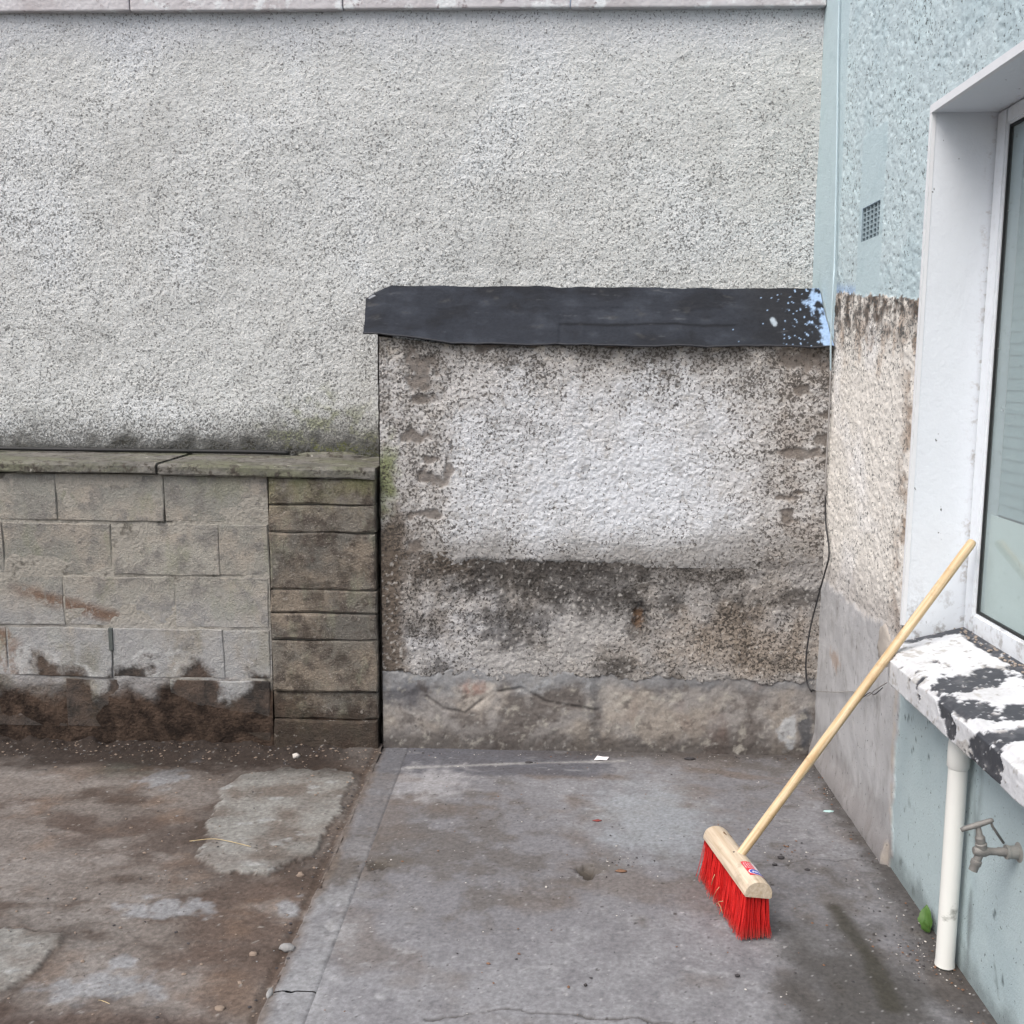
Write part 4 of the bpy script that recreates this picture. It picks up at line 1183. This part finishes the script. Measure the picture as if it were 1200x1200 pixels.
dn = [(1.106, 4.135, 1.10), (1.108, 4.12, 1.00), (1.106, 4.05, 0.91), (1.102, 4.03, 0.86), (1.098, 4.06, 0.80), (1.083, 4.11, 0.66), (1.068, 4.128, 0.55), (1.058, 4.13, 0.43), (1.064, 4.128, 0.335),
      (1.080, 4.11, 0.295)] + [(1.098,) + p for p in ((4.179, 0.282), (4.113, 0.295))]
tube('black_run', catmull(dn, 10), 0.0034, m_cbl, cable, 8)
def onwall(P, off): return [(HX - 0.012 - o, y, z) for (y, z), o in zip(P, off)]
tube('frayed_end', catmull(onwall([(4.113, 0.295), (3.839, 0.379), (3.63, 0.447), (3.467, 0.484), (3.349, 0.545), (3.255, 0.598)], [.012, .006, .004, .008, .016, .012]), 8), 0.0020, m_cbg, cable, 6)
tube('twisted_end', catmull(onwall([(3.601, 0.459), (3.502, 0.466), (3.433, 0.507), (3.346, 0.529), (3.284, 0.572)], [.006, .016, .008, .02, .014]), 8), 0.0016, m_cbl, cable, 6)

# ================================================================== BROOM
def wood_mat(name, c, c2, ax):
    M = Mat(name, 0.5, 0.35)
    p = M.pos(False)
    s = {'z': (1, 1, .06), 'y': (1, .06, 1)}[ax]
    g = M.noise(M.scale(p, *s), 90, 5, .6, .4)
    k = M.mix(M.ss(.3, .7, g), c, c2)
    k = M.mix(M.math('MULTIPLY', M.ss(.52, .68, M.noise(p, 22, 6, .7)), .4), k, np.array(c2) * .55)
    M.col(k)
    M.bump(g, 0.0006)
    return M.m
m_hand = wood_mat('pine_handle', lin(216, 197, 165), lin(184, 156, 116), 'z')
m_head = wood_mat('beech_head', lin(210, 197, 178), lin(182, 164, 140), 'y')
def bristle_mat():
    M = Mat('red_bristle', 0.42, 0.45)
    p = M.pos(False)
    x, y, z = M.sep(p)
    k = M.mix(M.noise(p, 160, 2), (0.56, 0.012, 0.014), (0.86, 0.035, 0.030))
    k = M.mix(M.math('MULTIPLY', M.ss(.05, 0.0, z), M.math('ADD', .15, M.math('MULTIPLY', M.ss(.4, .6, M.noise(p, 40, 4)), .45))), k, lin(150, 104, 92))
    M.col(k)
    return M.m
top_pt = Vector((1.288, 3.128, 1.087))
HC = Vector((0.560, 2.893, 0.136))          # middle of the head, underside of the block
ax = Vector((0.175, -0.985, 0.0)).normalized()     # along the head, towards the camera
sidev = Vector((-ax.y, ax.x, 0))
tilt = R(9)
up_ = (Vector((0, 0, 1)) * math.cos(tilt) + sidev * math.sin(tilt)).normalized()
acr = ax.cross(up_) * -1
if acr.dot(sidev) < 0: acr = -acr
broom = tag(empty('broom', (HC.x, HC.y, 0)), 'red bristled yard broom with pale wooden head leaning on the window frame', 'broom')
def place(o):
    o.parent = broom
    o.matrix_parent_inverse = Matrix.Translation(broom.location).inverted()
    return o
Mh = Matrix((( acr.x, ax.x, up_.x, HC.x), (acr.y, ax.y, up_.y, HC.y), (acr.z, ax.z, up_.z, HC.z), (0, 0, 0, 1)))
# block: D shaped section lofted along the head, softened at the far end
sec = []
W2, HH = 0.041, 0.047
sec += [(-W2 + 0.004, 0.0), (W2 - 0.004, 0.0), (W2, 0.004), (W2, 0.010)]
for k in range(1, 12):
    a = math.pi * k / 12
    sec.append((W2 * math.cos(a), 0.010 + (HH - 0.010) * math.sin(a) ** 0.9))
sec += [(-W2, 0.010), (-W2, 0.004)]
v, f = [], []
L2 = 0.184
st = [(-L2, .86), (-L2 + .004, .95), (-L2 + .012, 1), (-.05, 1), (.05, 1), (L2 - .004, 1), (L2 - .001, .985), (L2, .965)]
ns = len(sec)
for y, k in st:
    for a, b in sec: v.append((a * k, y, HH * .35 + (b - HH * .35) * k))
for i in range(len(st) - 1):
    for k in range(ns):
        f.append((i * ns + k, i * ns + (k + 1) % ns, (i + 1) * ns + (k + 1) % ns, (i + 1) * ns + k))
f.append(tuple(reversed(range(ns)))); f.append(tuple((len(st) - 1) * ns + k for k in range(ns)))
head = pyobj('head', v, f, m_head, None, True)
head.data.set_sharp_from_angle(angle=R(40))
head.matrix_world = Mh
place(head); head.matrix_parent_inverse = Matrix.Translation(broom.location).inverted(); head.matrix_basis = Mh
# handle, entering the head at a slant
hb_ = HC + up_ * 0.028 + acr * 0.004
hd_ = (top_pt - hb_)
hl = hd_.length
hp = [(0.0135, 0), (0.0140, 0.05), (0.0140, hl - 0.02), (0.0135, hl - 0.008), (0.0115, hl - 0.002), (0.008, hl)]
handle = lathe('handle', hp, (0, 0, 0), m_hand, None, 20)
q = Vector((0, 0, 1)).rotation_difference(hd_.normalized())
Mq = Matrix.Translation(hb_) @ q.to_matrix().to_4x4()
place(handle); handle.matrix_basis = Mq
# spare socket in the head and pin hole
m_hole = plain('socket_hole', lin(120, 98, 72), 0.8)
def disc(name, c, r, n, mat, h=0.0015, axd=None):
    o = lathe(name, [(r * .2, 0), (r, 0), (r, h), (r * .2, h)], (0, 0, 0), mat, None, 20)
    qq = Vector((0, 0, 1)).rotation_difference(Vector(n).normalized())
    place(o)
    o.matrix_basis = Mh @ Matrix.Translation(c) @ qq.to_matrix().to_4x4()
    return o
disc('spare_socket', (0.014, -0.125, 0.0425), 0.0150, (0.35, 0, 1), m_hole)
disc('pin', (-0.012, 0.0, 0.0445), 0.003, (-0.35, 0, 1), m_dark)
# sticker wrapped over the top of the block near the camera end
def sticker_mat():
    M = Mat('sticker_print', 0.35, 0.4)
    uv = M.n('UVMap', uv_map='print').outputs[0]
    x, y, z = M.sep(uv)
    red, white, blue_ = (0.62, 0.02, 0.05), (0.82, 0.82, 0.84), (0.03, 0.07, 0.42)
    c = M.mix(M.ss(.49, .50, x), red, white)
    # lines of small print on the red and white halves
    ln = M.math('GREATER_THAN', M.math('FRACT', M.math('MULTIPLY', x, 9.0)), .55)
    br = M.ss(.45, .5, M.noise(M.scale(uv, 60, 14, 1), 1.0, 1))
    txt = M.math('MULTIPLY', M.math('MULTIPLY', ln, br), M.math('LESS_THAN', y, .5))
    txt = M.math('MULTIPLY', txt, M.math('MULTIPLY', M.math('GREATER_THAN', y, .08), M.math('MULTIPLY', M.math('GREATER_THAN', x, .06), M.math('LESS_THAN', x, .44))))
    c = M.mix(M.math('MULTIPLY', txt, .8), c, white)
    ln2 = M.math('GREATER_THAN', M.math('FRACT', M.math('MULTIPLY', x, 11.0)), .6)
    t2 = M.math('MULTIPLY', M.math('MULTIPLY', ln2, br), M.math('MULTIPLY', M.math('GREATER_THAN', x, .55), M.math('LESS_THAN', y, .55)))
    c = M.mix(M.math('MULTIPLY', t2, .7), c, red)
    # blue oval badge with a pale word bar on a red lower edge
    lowr = M.math('GREATER_THAN', y, .62)
    c = M.mix(lowr, c, red)
    ex = M.math('POWER', M.math('DIVIDE', M.math('SUBTRACT', x, .48), .40), 2.0)
    ey = M.math('POWER', M.math('DIVIDE', M.math('SUBTRACT', y, .76), .20), 2.0)
    el = M.math('ADD', ex, ey)
    c = M.mix(M.math('LESS_THAN', el, 1.15), c, white)
    c = M.mix(M.math('LESS_THAN', el, .95), c, blue_)
    wb = M.math('MULTIPLY', M.math('LESS_THAN', M.math('ABSOLUTE', M.math('SUBTRACT', y, .76)), .06), M.math('LESS_THAN', M.math('ABSOLUTE', M.math('SUBTRACT', x, .48)), .26))
    c = M.mix(M.math('MULTIPLY', wb, M.ss(.4, .5, M.noise(M.scale(uv, 30, 8, 1), 1.0, 1))), c, white)
    M.col(c)
    return M.m
nu, nv_ = 10, 2
v, f, uvs = [], [], []
for i in range(nu + 1):
    a = math.pi * (0.62 - 0.48 * i / nu)
    r = 1.012
    for j in range(nv_ + 1):
        v.append((W2 * r * math.cos(a), 0.062 + 0.080 * j / nv_, 0.010 + (HH - 0.0095) * math.sin(a) ** 0.9 * 1.012))
        uvs.append((i / nu, j / nv_))
for i in range(nu):
    for j in range(nv_):
        f.append((i * (nv_ + 1) + j, (i + 1) * (nv_ + 1) + j, (i + 1) * (nv_ + 1) + j + 1, i * (nv_ + 1) + j + 1))
stk = pyobj('sticker', v, f, sticker_mat(), None, True)
uvl = stk.data.uv_layers.new(name='print')
for l in stk.data.loops: uvl.data[l.index].uv = uvs[l.vertex_index]
place(stk); stk.matrix_basis = Mh
# bristles: tufts fanned outwards, bent where they meet the ground
v, f = [], []
rb = random.Random(5)
Mi = Mh
for i in range(30):
    for j in range(7):
        ty_ = -L2 + 0.012 + (2 * L2 - 0.024) * i / 29
        tx_ = -W2 + 0.009 + (2 * W2 - 0.018) * j / 6
        for k in range(15):
            a = rb.uniform(0, 6.28); rr = 0.0042 * math.sqrt(rb.random())
            b0 = Mi @ Vector((tx_ + rr * math.cos(a), ty_ + rr * math.sin(a), 0.002))
            fan_y = (ty_ / L2) * (0.020 if ty_ < 0 else -0.004) + rb.gauss(0, .004)
            fan_x = (tx_ / W2) * 0.012 + rb.gauss(0, .006) + 0.002
            end = b0 + acr * fan_x + ax * fan_y
            end.z = 0.004 + abs(rb.gauss(0, .004)) + (0.004 if rb.random() < .1 else 0)
            mid = b0.lerp(end, .55) + Vector((rb.gauss(0, .0012), rb.gauss(0, .0012), 0)) - (acr * fan_x + ax * fan_y) * .12
            base = len(v)
            for p, r in ((b0, .00095), (mid, .00085), (end, .0006)):
                for q3 in range(3):
                    an = q3 * 2.094 + a
                    v.append((p.x + r * math.cos(an), p.y + r * math.sin(an), p.z))
            for s in range(2):
                for q3 in range(3):
                    f.append((base + s * 3 + q3, base + s * 3 + (q3 + 1) % 3, base + s * 3 + 3 + (q3 + 1) % 3, base + s * 3 + 3 + q3))
            f.append((base + 6, base + 7, base + 8))
br = pyobj('bristles', v, f, bristle_mat(), None)
place(br)
br['kind'] = 'stuff'
# straws caught in the bristles
m_straw = plain('dry_straw', lin(190, 172, 132), 0.8, 0.15)
for (t, s0, z0, z1, dy) in ((-0.03, -0.046, 0.03, 0.075, 0.03), (0.0, -0.050, 0.02, 0.055, 0.045), (-0.06, -0.044, 0.05, 0.09, 0.012), (0.03, -0.052, 0.04, 0.02, 0.02)):
    a = HC + ax * t + acr * (s0 - .006); b = HC + ax * (t + dy) + acr * s0
    o = tube('caught_straw', [(a.x, a.y, z0), ((a.x + b.x) / 2, (a.y + b.y) / 2, (z0 + z1) / 2 + .004), (b.x, b.y, z1)], 0.0009, m_straw, broom, 5)

# ================================================================== WEED, LITTER, STONES
def leaf_mat():
    M = Mat('dock_leaf', 0.5, 0.4)
    p = M.pos(False)
    M.col(M.mix(M.noise(p, 30, 5), (0.035, 0.10, 0.018), (0.09, 0.18, 0.04)))
    M.b.inputs['Subsurface Weight'].default_value = 0.05
    return M.m
m_leaf = leaf_mat()
plant = tag(empty('weed', (1.098, 2.83, 0)), 'small green broad leaved weed at the foot of the house wall', 'plant')
def leaf(base, direction, up, L, Wd, parent, bend=0.25):
    d = Vector(direction).normalized()
    u = Vector(up); u = (u - d * u.dot(d)).normalized()
    s = d.cross(u)
    v, f = [], []
    n = 9
    for i in range(n + 1):
        t = i / n
        wdt = Wd * (math.sin(math.pi * t ** 0.8) ** 0.8 if 0 < t < 1 else 0.02) * (1 + .08 * math.sin(t * 19))
        c = Vector(base) + d * L * t - u * bend * L * t * t
        for k, sx in enumerate((-1, -.5, 0, .5, 1)):
            p = c + s * wdt * sx + u * (abs(sx) * wdt * .28 + 0.0015 * math.sin(9 * t + 3 * sx))
            v.append(tuple(p))
    m = len(v)
    v += [tuple(Vector(p) - u * 0.0006) for p in v]
    for i in range(n):
        for k in range(4):
            a = i * 5 + k
            f.append((a, a + 1, a + 6, a + 5))
            f.append((m + a, m + a + 5, m + a + 6, m + a + 1))
    return pyobj('leaf', v, f, m_leaf, parent, True)
leaf((1.096, 2.795, 0.004), (-0.05, 0.35, 1), (-0.9, -0.75, 0.2), 0.070, 0.022, plant, .18)
leaf((1.094, 2.785, 0.004), (-0.25, -0.1, 0.6), (-0.8, -0.8, 0.6), 0.040, 0.013, plant, .2)
leaf((1.098, 2.805, 0.004), (-0.15, 0.5, 0.5), (-0.8, -0.8, 0.6), 0.035, 0.010, plant, .2)

m_paper = plain('white_paper', lin(232, 226, 228), 0.8, 0.04)
bm = bmesh.new()
pp = [(-.036, -.012, .004), (-.010, -.020, .008), (.022, -.010, .003), (.034, .010, .009), (.012, .016, .003), (-.020, .014, .012)]
a = [bm.verts.new((0.225 + x * .9, 4.068 + y, z)) for x, y, z in pp]
c0 = bm.verts.new((0.227, 4.07, 0.013))
for k in range(6): bm.faces.new((a[k], a[(k + 1) % 6], c0))
b2 = [bm.verts.new(v.co - Vector((0, 0, .001))) for v in a] + [bm.verts.new(c0.co - Vector((0, 0, .001)))]
for k in range(6): bm.faces.new((b2[(k + 1) % 6], b2[k], b2[6]))
tag(bmobj('paper_scrap', bm, m_paper), 'torn scrap of white paper on the slab by the patched wall', 'paper')

def stone(name, c, r, mat, label, cat, group=None, seed=1, kind=None):
    o = lumps(name, (c[0], c[1], r[2] * .6 + (c[2] if len(c) > 2 else 0)), r[0], r[1], r[2], mat, None, seed, 2, .3)
    return tag(o, label, cat, group, kind)
m_st = plain('pale_stone', lin(198, 194, 188), .9, .2, 60, .002)
m_sg = plain('grey_stone', lin(140, 140, 140), .9, .2, 60, .002)
m_sd = plain('dark_stone', lin(62, 60, 62), .8, .3, 60, .002)
m_sb = plain('brown_stone', lin(132, 118, 106), .9, .2, 60, .002)
def G(p): return p
stone('stone', (-1.039, 4.023) + (0.0,), (.016, .014, .013), m_st, 'small pale stone at the foot of the block pillar', 'stone', seed=3)
stone('stone', (-0.716, 2.63) + (-.008,), (.024, .014, .011), m_sg, 'flat grey stone chip beside the edging strip', 'stone', seed=4)
stone('stone', (-0.709, 2.424) + (-.008,), (.008, .020, .006), m_sg, 'long grey chip in the joint of the edging strip', 'stone', seed=5)
stone('stone', (-0.816, 2.355) + (-.01,), (.014, .011, .008), m_sb, 'brown stone on the dirty yard nearest the viewer', 'stone', seed=6)
stone('stone', (-1.281, 4.335) + (.06,), (.018, .012, .019), m_st, 'whitish lump of mortar on the soil by the block wall', 'stone', seed=7)
stone('stone', (-0.803, 2.6) + (-.01,), (.013, .010, .008), m_sb, 'small tan stone on the brown dirt beside the flat grey chip', 'stone', seed=8)
stone('stone', (-0.782, 3.047) + (-.01,), (.013, .010, .009), m_sb, 'tan chip at the broken corner of the pale concrete patch', 'stone', seed=9)
stone('pebble', (0.775, 3.229), (.012, .009, .006), m_sd, 'larger dark pebble just behind the broom handle foot', 'pebble', seed=10)
stone('pebble', (0.745, 3.18), (.008, .006, .004), m_sd, 'small dark pebble between broom head and larger pebble', 'pebble', seed=11)
stone('pebble', (0.842, 3.15), (.009, .005, .004), m_sd, 'thin dark pebble right of the broom head', 'pebble', seed=12)
stone('pebble', (0.106, 2.489), (.005, .005, .004), m_sd, 'single black pebble on the middle of the near slab', 'pebble', seed=13)
stone('pebble', (0.511, 2.55), (.007, .004, .004), m_sd, 'black pebble on the slab in front of the red bristles', 'pebble', seed=14)
stone('pebble', (0.001, 2.998) , (.004, .004, .003), m_st, 'tiny white pebble left of the hole in the slab', 'pebble', seed=15)
stone('pebble', (-0.075, 4.018) , (.016, .009, .004), m_sd, 'dark flake near the paper scrap by the patched wall', 'pebble', seed=16)
stone('pebble', (0.589, 4.091), (.022, .010, .006), m_sd, 'dark clod at the foot of the patched wall right of the paper', 'pebble', seed=17)
m_chip = plain('red_chip', lin(130, 62, 58), .8, .2)
stone('paint_chip', (0.181, 3.484), (.014, .007, .003), m_chip, 'small dark red chip lying mid slab', 'chip', seed=18)
m_teal = plain('teal_chip', lin(176, 208, 206), .7, .1)
stone('paint_chip', (1.031, 3.607), (.020, .010, .002), m_teal, 'pale blue paint flake on the slab near the house wall', 'chip', seed=19)
m_dl = plain('dead_leaf', lin(116, 88, 70), .85, .25)
stone('dead_leaf', (0.241, 3.115), (.018, .010, .003), m_dl, 'curled brown dead leaf beside the hole in the slab', 'leaf', seed=20)
def straw(P, label):
    tag(tube('straw', catmull(P, 6), 0.0011, m_straw, None, 6), label, 'straw')
def g3(p, z): return (p[0], p[1], z)
straw([g3((-1.21, 3.246), .004), g3((-1.137, 3.256), .009), g3((-1.074, 3.24), .010), g3((-0.99, 3.213), .006)], 'long bent dry straw on the pale concrete patch')
straw([g3((-1.16, 2.381), -.008), g3((-1.119, 2.369), -.004), g3((-1.074, 2.346), -.009)], 'short dry straw on the pale patch nearest the viewer')

# scattered grit: too small and too many to count
def grit(name, pts, r0, r1, mat):
    v, f = [], []
    rr = random.Random(len(pts))
    ico = [(0, 0, 1), (.9, 0, .25), (.28, .85, .25), (-.73, .53, .25), (-.73, -.53, .25), (.28, -.85, .25), (0, 0, -.7)]
    fi = [(0, 1, 2), (0, 2, 3), (0, 3, 4), (0, 4, 5), (0, 5, 1), (6, 2, 1), (6, 3, 2), (6, 4, 3), (6, 5, 4), (6, 1, 5)]
    for x, y, z in pts:
        r = r0 + (r1 - r0) * rr.random() ** 3
        a = rr.uniform(0, 6.28); e = rr.uniform(.5, 1.4)
        b = len(v)
        for p in ico:
            q = (p[0] * math.cos(a) * e - p[1] * math.sin(a), p[0] * math.sin(a) * e + p[1] * math.cos(a))
            k = r * rr.uniform(.75, 1.25)
            v.append((x + q[0] * k, y + q[1] * k, z + p[2] * k * .6))
        f += [tuple(b + i for i in t) for t in fi]
    tag(pyobj(name, v, f, mat), kind='stuff', label=name.replace('_', ' ') + ' scattered loose over the yard floor', cat='grit')
rs = random.Random(3)
P = []
for k in range(700): P.append((rs.uniform(-2.4, -0.75), 2.15 + 1.95 * rs.random() ** .8, -.006))
for k in range(500): P.append((rs.uniform(-2.4, -0.72), 4.1 - abs(rs.gauss(0, .07)), .004))
for k in range(160): P.append((-0.735 + rs.gauss(0, .02), rs.uniform(2.2, 4.1), -.006))
zz = yard_fn(np.array([[p[0] for p in P]]), np.array([[p[1] for p in P]]))[0][0]
P = [(p[0], p[1], float(z) + .001) for p, z in zip(P, zz)]
grit('earthy_grit', P[::2], .0015, .008, m_sb)
grit('dark_grit', P[1::4], .0015, .007, m_sd)
grit('pale_grit', P[3::8], .0012, .005, m_sg)
P = []
for k in range(420): P.append((rs.uniform(-0.55, 1.08), rs.uniform(2.2, 4.12), .001))
for k in range(220): P.append((1.09 - abs(rs.gauss(0, .05)), rs.uniform(2.2, 4.1), .002))
for k in range(160): P.append((rs.uniform(-0.65, 1.05), 4.13 - abs(rs.gauss(0, .03)), .002))
for c, n, s in (((1.092, 3.786), 90, .035), ((0.823, 3.255), 60, .05), ((0.238, 3.19), 50, .05), ((1.026, 2.672), 120, .06), ((1.066, 2.593), 80, .05), ((-0.555, 3.126), 30, .03)):
    for k in range(n): P.append((min(1.1, c[0] + rs.gauss(0, s)), min(4.12, c[1] + rs.gauss(0, s)), .001))
grit('black_crumbs', P[::2], .001, .005, m_sd)
grit('brown_crumbs', P[1::4], .001, .006, m_dl)
grit('white_crumbs', P[3::4], .001, .004, m_st)
